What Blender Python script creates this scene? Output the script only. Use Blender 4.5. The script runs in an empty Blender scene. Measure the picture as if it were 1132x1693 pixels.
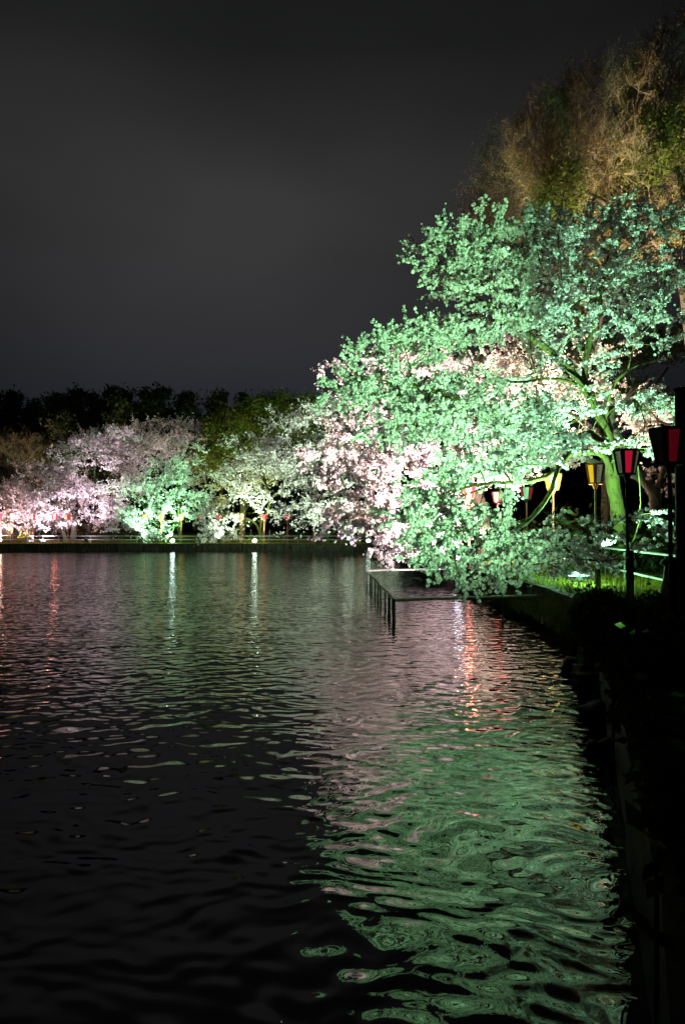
import bpy, math, random, zlib
import numpy as np
from mathutils import Vector

R = math.radians
SC = bpy.context.scene
COL = SC.collection
rng = np.random.default_rng(7)
random.seed(7)

# ------------------------------------------------------------------ camera
EYE = 2.65
PITCH = math.atan(31.5 / 1200)
cam_d = bpy.data.cameras.new('camera')
cam = bpy.data.objects.new('camera', cam_d); COL.objects.link(cam)
cam.location = (0, 0, EYE); cam.rotation_euler = (R(90) + PITCH, 0, 0)
cam_d.sensor_fit = 'VERTICAL'; cam_d.sensor_height = 24; cam_d.lens = 24 * 1200 / 1693
cam_d.clip_start = .05; cam_d.clip_end = 3000
SC.camera = cam

# ------------------------------------------------------------------ night sky (overcast, city glow)
W = bpy.data.worlds.new('World'); SC.world = W; W.use_nodes = True
nt = W.node_tree; nt.nodes.clear()
def N(tree, typ, **kw):
    n = tree.nodes.new(typ)
    for k, v in kw.items():
        if k.startswith('i_'):
            key = k[2:]; key = int(key) if key.isdigit() else key.replace('_', ' ')
            n.inputs[key].default_value = v
        else: setattr(n, k, v)
    return n
def ramp(tree, stops):
    n = tree.nodes.new('ShaderNodeValToRGB'); e = n.color_ramp.elements
    while len(e) < len(stops): e.new(.5)
    for s, (p, c) in zip(e, stops):
        s.position = p; s.color = (*c, 1) if len(c) == 3 else c
    return n
L = nt.links.new
tc = N(nt, 'ShaderNodeTexCoord')
sep = N(nt, 'ShaderNodeSeparateXYZ'); L(tc.outputs['Generated'], sep.inputs[0])
elev = ramp(nt, [(0, (.0125, .0145, .0200)), (.10, (.0125, .0145, .0200)), (.26, (.0190, .0190, .0215)), (.42, (.0250, .0243, .0243)),
                 (.56, (.0100, .0102, .0105)), (1, (.006, .0063, .0066))])
L(sep.outputs[2], elev.inputs[0])
mp = N(nt, 'ShaderNodeMapping'); mp.inputs['Scale'].default_value = (1, 1, 2.2); L(tc.outputs['Generated'], mp.inputs[0])
ns = N(nt, 'ShaderNodeTexNoise', i_Scale=1.7, i_Detail=3.0, i_Roughness=.45); L(mp.outputs[0], ns.inputs['Vector'])
nr = ramp(nt, [(.3, (.62, .62, .63)), (.7, (1.25, 1.25, 1.24))]); L(ns.outputs[0], nr.inputs[0])
mul = N(nt, 'ShaderNodeMix', data_type='RGBA', blend_type='MULTIPLY'); mul.inputs[0].default_value = 1
L(elev.outputs[0], mul.inputs[6]); L(nr.outputs[0], mul.inputs[7])
# glow of the town on the cloud base, straight ahead and a little left
dt = N(nt, 'ShaderNodeVectorMath', operation='DOT_PRODUCT'); dt.inputs[1].default_value = Vector((-.12, .88, .46)).normalized()
L(tc.outputs['Generated'], dt.inputs[0])
gr = ramp(nt, [(0, (.34, .34, .34)), (.72, (.36, .36, .36)), (.84, (.58, .58, .58)), (.94, (1.06, 1.06, 1.06)), (1, (1.38, 1.38, 1.38))]); L(dt.outputs['Value'], gr.inputs[0])
mul2 = N(nt, 'ShaderNodeMix', data_type='RGBA', blend_type='MULTIPLY'); mul2.inputs[0].default_value = 1
L(mul.outputs[2], mul2.inputs[6]); L(gr.outputs[0], mul2.inputs[7])
bg = N(nt, 'ShaderNodeBackground', i_Strength=1.0); L(mul2.outputs[2], bg.inputs[0])
wo = N(nt, 'ShaderNodeOutputWorld'); L(bg.outputs[0], wo.inputs[0])

SC.view_settings.view_transform = 'Standard'; SC.view_settings.look = 'None'
SC.view_settings.exposure = 0; SC.view_settings.gamma = 1; SC.view_settings.use_curve_mapping = False
SC.render.engine = 'CYCLES'
SC.cycles.max_bounces = 5; SC.cycles.diffuse_bounces = 2; SC.cycles.glossy_bounces = 3
SC.cycles.transmission_bounces = 3; SC.cycles.transparent_max_bounces = 6
SC.cycles.sample_clamp_indirect = 4; SC.cycles.use_denoising = True
SC.cycles.caustics_reflective = False; SC.cycles.caustics_refractive = False

# floodlights: (name, pos, aim, colour, watts, cone deg, body yaw, kind)
GREEN = (.35, 1.0, .42)
FLOODS = [
    dict(p=(7.35, 22.6, 1.0), aim=(7.6, 24.6, 8), c=(.34, 1, .52), w=19000, cone=150, spill=1300, kind='bar', lens=(.75, 1, .95),
         label='low LED bar floodlight on the mossy bank left of the yellow lantern post'),
    dict(p=(3.7, 5.8, 1.0), aim=(1.4, 24, 10.4), c=GREEN, w=40000, cone=60, blend=1, spill=0, soft=.03, shield=True, kind='round', lens=(.5, 1, .7),  # added unseen fill lamp for the camera side of the green crown
         label='added green fill floodlight on the near bank, outside the picture to the right'),
    dict(p=(6.5, 34.5, 1.0), aim=(2.8, 40, 8), c=(1, .76, .64), w=36000, cone=115, spill=60, kind='round', lens=(1, .85, .8),
         label='warm floodlight hidden behind hanging green blossom near the red lantern'),
    dict(p=(5.9, 37.0, 1.0), aim=(1.5, 42, 5), c=(.78, .70, 1.0), w=40000, cone=115, spill=60, kind='round', lens=(.9, .88, 1),
         label='cool white floodlight under the pink blossoming tree'),
    dict(p=(5.6, 73.0, 1.0), aim=(-1.5, 82, 12), c=(.62, 1.0, .64), cone=120, w=80000, kind='round', lens=(.82, 1, .86),  # added lamp, kept out of sight, to light the pale green crown
         back=True, label='added fill floodlight on the right bank hidden behind low hanging blossom'),
    dict(p=(3.45, 96.9, 1.0), em=9, soft=.3, spill=60, aim=(0, 98, 13), c=(.62, 1.0, .55), w=1800, kind='round', lens=(.82, 1, .86),
         label='bright oval floodlight on the far grass beside the orange lantern'),
    dict(p=(-11.7, 96.9, 1.0), aim=(-11.5, 101, 14), c=(.62, 1.0, .64), cone=110, w=30000, kind='round', lens=(.82, 1, .84),
         label='bright oval floodlight at the foot of the leaning forked cherry trunk'),
    dict(p=(-22.6, 96.7, 1.0), aim=(-26, 101, 13), c=(.28, 1.0, .42), cone=118, w=33000, kind='round', lens=(.8, .95, 1),
         label='bluish oval floodlight under the mint green cherry across the pond'),
    dict(p=(-46.0, 97.5, 1.0), aim=(-43, 102, 14), c=(1, .74, .74), cone=110, w=10000, kind='round', lens=(1, .95, .75),
         label='warm floodlight at the left edge of the far bank'),
    dict(p=(-42.2, 98.6, 1.0), aim=(-37.5, 102, 14), c=(.95, .80, .93), cone=100, w=9000, kind='bar', lens=(.75, .78, 1),
         label='left one of two bluish bar floodlights on the far bank'),
    dict(p=(-40.4, 98.2, 1.0), aim=(-32, 106, 18), c=(.95, .80, .94), cone=100, w=24000, kind='bar', lens=(.75, .78, 1),
         label='right one of two bluish bar floodlights on the far bank'),
    dict(p=(9.0, 38.5, 1.25), aim=(12.0, 40.2, 26), c=(1, .80, .52), w=125000, cone=84, kind='round', lens=(1, .9, .7),  # added to raise the light on the tall trees, never in view
         back=True, label='added warm floodlight behind the fence lighting the tall bare trees'),
    dict(p=(16.0, 39.6, 1.25), aim=(17.0, 41.5, 26), c=(1, .84, .55), w=50000, cone=66, spill=0, kind='round', lens=(1, .9, .7),  # also added, more light for the sparse tree
         back=True, label='second added warm floodlight behind the fence, right of the first, under the tall sparse tree'),
    dict(p=(5.9, 31.5, 1.0), aim=(1.8, 41, 7.5), c=(1, .84, .86), w=22000, cone=110, spill=0, kind='round', lens=(1, .9, .95),  # added front fill for the pink cherry
         back=True, label='added fill floodlight behind hanging green blossom facing the pink cherry'),
    dict(p=(-48, 106, 1.6), aim=(-46, 118, 12), c=(1, .80, .55), w=26000, kind='round', lens=(1, .9, .7),  # added unseen lamp giving the bare tree its warm light
         back=True, label='added warm floodlight at far left lighting the bare tree'),
    dict(p=(-27.0, 97.0, 1.0), aim=(-27, 101, 12), c=(.30, 1.0, .44), cone=115, w=20000, kind='round', lens=(.8, .95, 1),  # added so that the left half of this crown is lit
         back=True, label='added floodlight hidden under drooping branches left of the mint green cherry trunk'),
    dict(p=(-16.4, 97.0, 1.0), aim=(-15, 101, 12), c=(.62, 1.0, .64), cone=125, w=9000, kind='round', lens=(.8, 1, .85),  # added to brighten the drooping left side
         back=True, label='added floodlight hidden under drooping branches left of the forked trunk'),
    dict(p=(-34.4, 97.6, 1.0), aim=(-33, 102, 18), c=(.95, .80, .94), cone=90, w=17000, kind='round', lens=(.9, .8, 1),  # added upward fill for the dark trunked cherry
         back=True, label='added floodlight hidden at the foot of the dark trunked pink cherry'),
    dict(p=(-38, 109.5, 1.6), aim=(-33, 106, 12), c=(.98, .78, .86), cone=120, w=12000, kind='round', lens=(.9, .8, 1),  # added from behind to even out the pink crowns
         back=True, label='added floodlight behind the pink cherries on the far bank'),
    dict(p=(-25, 109, 1.6), aim=(-24, 115, 16), c=(.95, .72, .90), cone=120, w=11000, kind='round', lens=(.9, .8, 1),  # added lamp for the purple grey crown, lens turned away
         back=True, label='added dim violet floodlight behind the mint green cherry'),
    dict(p=(-14, 106, 1.6), aim=(-16, 116, 16), c=(.70, 1, .22), w=14000, kind='round', lens=(.8, 1, .5),  # added unseen lamp for the willow crown
         back=True, label='added yellow green floodlight behind the far cherries'),
]

# ------------------------------------------------------------------ helpers
def P(px, py, d):
    u = (px - 566) / 1200; v = (846.5 - py) / 1200
    y = math.cos(PITCH) - v * math.sin(PITCH); z = math.sin(PITCH) + v * math.cos(PITCH)
    return np.array([u * d / y, d, EYE + z * d / y])

def props(o, label=None, cat=None, group=None, kind=None):
    if label: o['label'] = label
    if cat: o['category'] = cat
    if group: o['group'] = group
    if kind: o['kind'] = kind
    return o

def link(name, me, mat=None, parent=None):
    o = bpy.data.objects.new(name, me); COL.objects.link(o)
    if mat is not None and not len(me.materials): me.materials.append(mat)
    if parent is not None: o.parent = parent
    return o

def empty(name, loc, label, cat, group=None, rz=0):
    o = bpy.data.objects.new(name, None); COL.objects.link(o)
    o.location = tuple(float(a) for a in loc); o.rotation_euler = (0, 0, rz); o.empty_display_size = .2
    return props(o, label, cat, group)

def npmesh(name, V, F, smooth=False):
    V = np.asarray(V, dtype=np.float32); F = np.asarray(F, dtype=np.int32)
    me = bpy.data.meshes.new(name); k = F.shape[1]
    me.vertices.add(len(V)); me.vertices.foreach_set('co', V.ravel())
    me.loops.add(F.size); me.loops.foreach_set('vertex_index', F.ravel())
    me.polygons.add(len(F)); me.polygons.foreach_set('loop_start', np.arange(0, F.size, k, dtype=np.int32))
    me.polygons.foreach_set('loop_total', np.full(len(F), k, dtype=np.int32))
    if smooth: me.polygons.foreach_set('use_smooth', np.ones(len(F), dtype=bool))
    me.update(calc_edges=True)
    return me

class MB:
    """collects simple shapes into one mesh"""
    def __init__(s): s.v = []; s.f = []
    def add(s, vs, fs):
        b = len(s.v); s.v += [tuple(map(float, a)) for a in vs]; s.f += [tuple(b + i for i in f) for f in fs]
    def box(s, c, d, rz=0):
        cx, cy, cz = c; hx, hy, hz = d[0] / 2, d[1] / 2, d[2] / 2; ca, sa = math.cos(rz), math.sin(rz)
        vs = []
        for z in (-hz, hz):
            for x, y in ((-hx, -hy), (hx, -hy), (hx, hy), (-hx, hy)):
                vs.append((cx + x * ca - y * sa, cy + x * sa + y * ca, cz + z))
        s.add(vs, [(3, 2, 1, 0), (4, 5, 6, 7), (0, 1, 5, 4), (1, 2, 6, 5), (2, 3, 7, 6), (3, 0, 4, 7)]); return s
    def tube(s, pts, rad, n=8, cap=True):
        pts = [Vector(map(float, p)) for p in pts]
        rad = rad if hasattr(rad, '__len__') else [rad] * len(pts)
        ref = None; vs = []
        for i, p in enumerate(pts):
            t = (pts[min(i + 1, len(pts) - 1)] - pts[max(i - 1, 0)]).normalized()
            if ref is None:
                ref = t.cross(Vector((0, 0, 1)) if abs(t.z) < .9 else Vector((0, 1, 0))).normalized()
            u = (ref - t * ref.dot(t)).normalized(); ref = u; w = t.cross(u)
            for k in range(n):
                a = 2 * math.pi * k / n; vs.append(p + (u * math.cos(a) + w * math.sin(a)) * rad[i])
        fs = []
        for i in range(len(pts) - 1):
            for k in range(n):
                a = i * n + k; b = i * n + (k + 1) % n; fs.append((a, b, b + n, a + n))
        if cap: fs.append(tuple(reversed(range(n)))); fs.append(tuple(range((len(pts) - 1) * n, len(pts) * n)))
        s.add(vs, fs); return s
    def build(s, name, mat=None, parent=None, smooth=False):
        me = bpy.data.meshes.new(name); me.from_pydata(s.v, [], s.f); me.update()
        if smooth: me.polygons.foreach_set('use_smooth', [True] * len(me.polygons))
        return link(name, me, mat, parent)

# ------------------------------------------------------------------ materials
def mat_base(name):
    m = bpy.data.materials.new(name); m.use_nodes = True; t = m.node_tree; t.nodes.clear()
    return m, t, t.links.new, N(t, 'ShaderNodeOutputMaterial')

def plain(name, col, rough=.6, metal=0, noise=.25, scale=12, bump=.15, spec=.3):
    m, t, l, out = mat_base(name)
    p = N(t, 'ShaderNodeBsdfPrincipled'); p.inputs['Roughness'].default_value = rough
    p.inputs['Metallic'].default_value = metal; p.inputs['Specular IOR Level'].default_value = spec
    g = N(t, 'ShaderNodeNewGeometry')
    n = N(t, 'ShaderNodeTexNoise', i_Scale=float(scale), i_Detail=5.0); l(g.outputs['Position'], n.inputs['Vector'])
    a = tuple(c * (1 - noise) for c in col); b = tuple(min(1, c * (1 + noise)) for c in col)
    r = ramp(t, [(.3, a), (.7, b)]); l(n.outputs[0], r.inputs[0]); l(r.outputs[0], p.inputs['Base Color'])
    if bump:
        b = N(t, 'ShaderNodeBump', i_Strength=bump, i_Distance=.02); l(n.outputs[0], b.inputs['Height']); l(b.outputs[0], p.inputs['Normal'])
    l(p.outputs[0], out.inputs[0]); return m

def leafmat(name, c1, c2, trans=.35, rough=.7):
    """thin petals / leaves: diffuse plus light let through; colour varies from piece to piece"""
    m, t, l, out = mat_base(name)
    g = N(t, 'ShaderNodeNewGeometry')
    r = ramp(t, [(0, c1), (1, c2)]); l(g.outputs['Random Per Island'], r.inputs[0])
    d = N(t, 'ShaderNodeBsdfDiffuse'); tr = N(t, 'ShaderNodeBsdfTranslucent')
    l(r.outputs[0], d.inputs[0]); l(r.outputs[0], tr.inputs[0])
    mx = N(t, 'ShaderNodeMixShader'); mx.inputs[0].default_value = trans
    l(d.outputs[0], mx.inputs[1]); l(tr.outputs[0], mx.inputs[2]); l(mx.outputs[0], out.inputs[0]); return m

def bark(name, c1, c2, moss=None, scale=6):
    m, t, l, out = mat_base(name)
    g = N(t, 'ShaderNodeNewGeometry')
    mpn = N(t, 'ShaderNodeMapping'); mpn.inputs['Scale'].default_value = (1, 1, .35); l(g.outputs['Position'], mpn.inputs[0])
    n = N(t, 'ShaderNodeTexNoise', i_Scale=float(scale) * 3, i_Detail=7.0, i_Roughness=.65); l(mpn.outputs[0], n.inputs['Vector'])
    r = ramp(t, [(.3, c1), (.7, c2)]); l(n.outputs[0], r.inputs[0]); src = r.outputs[0]
    if moss:
        n2 = N(t, 'ShaderNodeTexNoise', i_Scale=float(scale) * .6, i_Detail=4.0); l(g.outputs['Position'], n2.inputs['Vector'])
        r2 = ramp(t, [(.36, (0, 0, 0)), (.52, (1, 1, 1))]); l(n2.outputs[0], r2.inputs[0])
        mx = N(t, 'ShaderNodeMix', data_type='RGBA'); l(r2.outputs[0], mx.inputs[0]); l(src, mx.inputs[6]); mx.inputs[7].default_value = (*moss, 1)
        src = mx.outputs[2]
    p = N(t, 'ShaderNodeBsdfPrincipled', i_Roughness=.85); p.inputs['Specular IOR Level'].default_value = .15
    l(src, p.inputs['Base Color'])
    b = N(t, 'ShaderNodeBump', i_Strength=1.0, i_Distance=.07); l(n.outputs[0], b.inputs['Height']); l(b.outputs[0], p.inputs['Normal'])
    l(p.outputs[0], out.inputs[0]); return m

def glow(name, col, s, base=None):
    m, t, l, out = mat_base(name)
    p = N(t, 'ShaderNodeBsdfPrincipled', i_Roughness=.5); p.inputs['Base Color'].default_value = (*(base or col), 1)
    p.inputs['Emission Color'].default_value = (*col, 1); p.inputs['Emission Strength'].default_value = s
    l(p.outputs[0], out.inputs[0]); return m

M_petal = leafmat('cherry petals', (.66, .52, .55), (.86, .78, .80), .42)
M_petal_far = leafmat('far cherry petals', (.60, .47, .50), (.84, .74, .76), .42)
M_bark_g = bark('mossy cherry bark', (.016, .012, .006), (.12, .08, .03), (.095, .085, .018))
M_bark = bark('dark cherry bark', (.035, .028, .024), (.10, .08, .065))
M_barkp = bark('pale bark', (.09, .075, .06), (.24, .20, .15))
M_olive = leafmat('young olive leaves', (.12, .09, .03), (.24, .19, .06), .3)
M_green = leafmat('fresh green leaves', (.05, .07, .012), (.10, .13, .02), .3)
M_brown = leafmat('brown buds', (.14, .105, .055), (.27, .21, .12), .25)
M_pine = leafmat('pine needles', (.012, .018, .010), (.03, .038, .02), .1)
M_pine2 = leafmat('paler pine needles', (.05, .055, .03), (.12, .12, .07), .15)
M_wood = leafmat('dark woodland leaves', (.008, .011, .006), (.02, .024, .012), .1)
M_shrub = leafmat('brown hedge leaves', (.05, .035, .02), (.12, .09, .045), .2)
M_grass = leafmat('grass blades', (.09, .085, .008), (.19, .16, .02), .35)
M_reed = leafmat('dry bank reeds', (.05, .07, .012), (.14, .13, .04), .3)
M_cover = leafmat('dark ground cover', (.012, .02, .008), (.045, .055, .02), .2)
M_black = plain('black lacquer', (.006, .0055, .0055), .6, noise=.3, spec=.12)
M_orange = plain('orange lacquered frame', (.42, .12, .04), .5)
M_redwood = plain('red painted post', (.26, .055, .035), .6, noise=.35)
M_palepost = plain('weathered pale post', (.36, .24, .15), .7, noise=.4)
M_pipe = plain('galvanised pipe', (.26, .26, .23), .5, metal=.2, noise=.3)
M_pipe_l = plain('pale painted pipe', (.24, .24, .22), .5, noise=.3)
M_pipe_d = plain('algae stained steel post', (.06, .065, .05), .6, noise=.5, scale=9)
M_house = plain('lamp housing', (.05, .05, .055), .45, metal=.4)
M_stone = plain('mossy stone', (.12, .12, .06), .9, noise=.5, scale=6, bump=.6)
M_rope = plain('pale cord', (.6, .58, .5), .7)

def concrete():
    m, t, l, out = mat_base('stained concrete')
    g = N(t, 'ShaderNodeNewGeometry')
    n = N(t, 'ShaderNodeTexNoise', i_Scale=1.6, i_Detail=8.0, i_Roughness=.7); l(g.outputs['Position'], n.inputs['Vector'])
    mpn = N(t, 'ShaderNodeMapping'); mpn.inputs['Scale'].default_value = (5, 5, .5); l(g.outputs['Position'], mpn.inputs[0])
    n2 = N(t, 'ShaderNodeTexNoise', i_Scale=1.5, i_Detail=5.0); l(mpn.outputs[0], n2.inputs['Vector'])
    r = ramp(t, [(.3, (.010, .009, .007)), (.6, (.030, .028, .020)), (.75, (.06, .055, .04))]); l(n.outputs[0], r.inputs[0])
    r2 = ramp(t, [(.4, (.35, .35, .3)), (.62, (1.2, 1.2, 1.1))]); l(n2.outputs[0], r2.inputs[0])
    mx = N(t, 'ShaderNodeMix', data_type='RGBA', blend_type='MULTIPLY'); mx.inputs[0].default_value = 1
    l(r.outputs[0], mx.inputs[6]); l(r2.outputs[0], mx.inputs[7])
    p = N(t, 'ShaderNodeBsdfPrincipled', i_Roughness=.9); p.inputs['Specular IOR Level'].default_value = .15
    l(mx.outputs[2], p.inputs['Base Color'])
    b = N(t, 'ShaderNodeBump', i_Strength=.6, i_Distance=.03); l(n.outputs[0], b.inputs['Height']); l(b.outputs[0], p.inputs['Normal'])
    l(p.outputs[0], out.inputs[0]); return m
M_conc = concrete()
M_bank_shade = plain('shade-dark bank stone', (.010, .010, .007), .8, noise=.5, scale=5, bump=.5, spec=.1)  # copy of the wall stone with the unlit bank's darkness in its colour

def ground_mat(name, a, b, c, scale=1.2, bump=.8):
    m, t, l, out = mat_base(name)
    g = N(t, 'ShaderNodeNewGeometry')
    n = N(t, 'ShaderNodeTexNoise', i_Scale=scale, i_Detail=9.0, i_Roughness=.68); l(g.outputs['Position'], n.inputs['Vector'])
    n2 = N(t, 'ShaderNodeTexNoise', i_Scale=scale * 16, i_Detail=4.0); l(g.outputs['Position'], n2.inputs['Vector'])
    r = ramp(t, [(.34, a), (.52, b), (.68, c)]); l(n.outputs[0], r.inputs[0])
    r2 = ramp(t, [(.35, (.45, .45, .45)), (.65, (1.3, 1.3, 1.3))]); l(n2.outputs[0], r2.inputs[0])
    mx = N(t, 'ShaderNodeMix', data_type='RGBA', blend_type='MULTIPLY'); mx.inputs[0].default_value = 1
    l(r.outputs[0], mx.inputs[6]); l(r2.outputs[0], mx.inputs[7])
    p = N(t, 'ShaderNodeBsdfPrincipled', i_Roughness=.95); p.inputs['Specular IOR Level'].default_value = .05
    l(mx.outputs[2], p.inputs['Base Color'])
    ad = N(t, 'ShaderNodeMath', operation='ADD'); l(n.outputs[0], ad.inputs[0]); l(n2.outputs[0], ad.inputs[1])
    bb = N(t, 'ShaderNodeBump', i_Strength=bump, i_Distance=.08); l(ad.outputs[0], bb.inputs['Height']); l(bb.outputs[0], p.inputs['Normal'])
    l(p.outputs[0], out.inputs[0]); return m
M_ground = ground_mat('mossy turf', (.035, .030, .012), (.11, .10, .010), (.17, .15, .012))
M_path = ground_mat('trodden earth path', (.10, .07, .04), (.17, .12, .07), (.22, .16, .09), 2.5, .5)

# water: slopes of real running waves summed analytically, so ripples keep their shape at every distance
def water_mat():
    m, t, l, out = mat_base('pond water')
    g = N(t, 'ShaderNodeNewGeometry')
    nw = N(t, 'ShaderNodeTexNoise', i_Scale=.8, i_Detail=2.0); l(g.outputs['Position'], nw.inputs['Vector'])
    s1 = N(t, 'ShaderNodeVectorMath', operation='SUBTRACT'); l(nw.outputs['Color'], s1.inputs[0]); s1.inputs[1].default_value = (.5, .5, .5)
    s2 = N(t, 'ShaderNodeVectorMath', operation='MULTIPLY_ADD'); l(s1.outputs[0], s2.inputs[0]); s2.inputs[1].default_value = (.8, .8, 0); l(g.outputs['Position'], s2.inputs[2])
    pos = s2.outputs[0]; acc = None
    rr = random.Random(5); waves = []
    for i in range(15):          # wind ripples, crests running away to the right
        lam = .15 * (.80 / .15) ** (i / 14); th = R(108) + rr.gauss(0, .45); waves.append((lam, th, .030 if lam < .5 else .017))
    for i in range(9):           # cross chop
        lam = .14 * (.50 / .14) ** (i / 8); th = rr.uniform(0, 2 * math.pi); waves.append((lam, th, .021))
    for lam, th, sl in waves:
        k = 2 * math.pi / lam; kx, ky = math.cos(th), math.sin(th)
        d = N(t, 'ShaderNodeVectorMath', operation='DOT_PRODUCT'); l(pos, d.inputs[0]); d.inputs[1].default_value = (kx * k, ky * k, 0)
        a = N(t, 'ShaderNodeMath', operation='ADD'); l(d.outputs['Value'], a.inputs[0]); a.inputs[1].default_value = rr.uniform(0, 6.28)
        c = N(t, 'ShaderNodeMath', operation='COSINE'); l(a.outputs[0], c.inputs[0])
        v = N(t, 'ShaderNodeVectorMath', operation='SCALE'); v.inputs[0].default_value = (-kx * sl, -ky * sl, 0); l(c.outputs[0], v.inputs['Scale'])
        if acc is None: acc = v.outputs[0]
        else:
            ad = N(t, 'ShaderNodeVectorMath', operation='ADD'); l(acc, ad.inputs[0]); l(v.outputs[0], ad.inputs[1]); acc = ad.outputs[0]
    # patches of calmer and rougher water
    nc = N(t, 'ShaderNodeTexNoise', i_Scale=.22, i_Detail=2.0); l(g.outputs['Position'], nc.inputs['Vector'])
    mr = N(t, 'ShaderNodeMapRange'); mr.inputs[1].default_value = .3; mr.inputs[2].default_value = .7; mr.inputs[3].default_value = .46; mr.inputs[4].default_value = .80
    l(nc.outputs[0], mr.inputs[0])
    # fine capillary ripples
    nf = N(t, 'ShaderNodeTexNoise', i_Scale=7.0, i_Detail=1.0); l(g.outputs['Position'], nf.inputs['Vector'])
    f1 = N(t, 'ShaderNodeVectorMath', operation='SUBTRACT'); l(nf.outputs['Color'], f1.inputs[0]); f1.inputs[1].default_value = (.5, .5, .5)
    f2 = N(t, 'ShaderNodeVectorMath', operation='MULTIPLY'); l(f1.outputs[0], f2.inputs[0]); f2.inputs[1].default_value = (.022, .030, 0)
    sc = N(t, 'ShaderNodeVectorMath', operation='SCALE'); l(acc, sc.inputs[0]); l(mr.outputs[0], sc.inputs['Scale'])
    a1 = N(t, 'ShaderNodeVectorMath', operation='ADD'); l(sc.outputs[0], a1.inputs[0]); l(f2.outputs[0], a1.inputs[1])
    a2 = N(t, 'ShaderNodeVectorMath', operation='ADD'); l(a1.outputs[0], a2.inputs[0]); a2.inputs[1].default_value = (0, 0, 1)
    nm = N(t, 'ShaderNodeVectorMath', operation='NORMALIZE'); l(a2.outputs[0], nm.inputs[0])
    p = N(t, 'ShaderNodeBsdfPrincipled', i_Roughness=.015); p.inputs['Base Color'].default_value = (.0006, .0010, .0008, 1)
    p.inputs['IOR'].default_value = 1.78
    l(nm.outputs[0], p.inputs['Normal']); l(p.outputs[0], out.inputs[0]); return m
M_water = water_mat()

# ------------------------------------------------------------------ setting: water, banks
mb = MB(); mb.add([(-260, -60, 0), (120, -60, 0), (120, 220, 0), (-260, 220, 0)], [(0, 1, 2, 3)])
props(mb.build('water', M_water), kind='structure')

SHORE = [(-.9, -6), (-.35, -1), (.55, 1.2), (1.64, 3.9), (3.05, 8.3), (4.35, 12.4), (4.75, 14.4), (5.6, 16.4), (5.95, 21), (5.75, 27), (5.5, 36), (5.2, 50),
         (4.9, 70), (5.0, 88), (4.2, 95.2), (1.5, 96.3), (-20, 96), (-35, 95.2), (-41, 94.6), (-46, 92.5), (-60, 91), (-120, 84), (-250, 70)]
def resample(pts, step):
    out = []
    for a, b in zip(pts[:-1], pts[1:]):
        a = np.array(a, float); b = np.array(b, float); n = max(1, int(round(np.linalg.norm(b - a) / step)))
        for i in range(n): out.append(a + (b - a) * i / n)
    out.append(np.array(pts[-1], float)); return np.array(out)
sh = resample(SHORE, 2.2)
tan = np.gradient(sh, axis=0); tan /= np.linalg.norm(tan, axis=1)[:, None]
nrm = np.stack([tan[:, 1], -tan[:, 0]], 1)                    # points inland (right of travel)
for _ in range(30):
    n2 = nrm.copy(); n2[1:-1] = (nrm[:-2] + nrm[1:-1] * 2 + nrm[2:]) / 4; nrm = n2 / np.linalg.norm(n2, axis=1)[:, None]
def gz(off):
    return float(np.interp(off, [0, 1.5, 4, 7, 14, 30, 80, 600], [1.0, 1.0, 1.03, 1.15, 1.7, 2.4, 3.5, 4.0]))
offs = [.32, .8, 1.5, 2.5, 4, 5.5, 7, 9, 11, 14, 20, 30, 50]
V = []; F = []
nO = len(offs)
cen = np.array([-30., 45.])
for i in range(len(sh)):
    for j, o in enumerate(offs):
        q = sh[i] + nrm[i] * o
        if o > 14:                                            # spread outwards so that the sheet never folds over itself
            dv = (sh[i] - cen); dv /= np.linalg.norm(dv); q = sh[i] + nrm[i] * 14 + dv * (o - 14) * (1 if o < 50 else 16)
        V.append((q[0], q[1], gz(o) + (rng.normal(0, .02) if 0 < j < 9 else 0)))
for i in range(len(sh) - 1):
    for j in range(nO - 1):
        a = i * nO + j; F.append((a, a + 1, a + nO + 1, a + nO))
g = link('ground', npmesh('ground', V, F, True), M_ground); props(g, kind='structure')
def gheight(x, y):
    d = np.hypot(sh[:, 0] - x, sh[:, 1] - y).min(); return gz(d)

# earth path running behind the fences
pa = [(11.6, 16), (12.6, 24), (13.0, 33), (12.6, 48), (12.4, 70), (12.2, 92), (9.5, 102.5), (2, 104.2), (-20, 104), (-36, 103.2), (-60, 101)]
pr = resample(pa, 2.0); pt = np.gradient(pr, axis=0); pt /= np.linalg.norm(pt, axis=1)[:, None]; pn = np.stack([pt[:, 1], -pt[:, 0]], 1)
V = []; F = []
for i in range(len(pr)):
    for j, o in enumerate((-1.9, -1.2, 0, 1.2, 1.9)):
        q = pr[i] + pn[i] * (o + (rng.normal(0, .12) if abs(o) > 1.5 else 0)); V.append((q[0], q[1], gheight(q[0], q[1]) + .06 - (.05 if abs(o) > 1.5 else 0)))
for i in range(len(pr) - 1):
    for j in range(4):
        a = i * 5 + j; F.append((a, a + 1, a + 6, a + 5))
props(link('path', npmesh('path', V, F, True), M_path), kind='structure')

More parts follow.
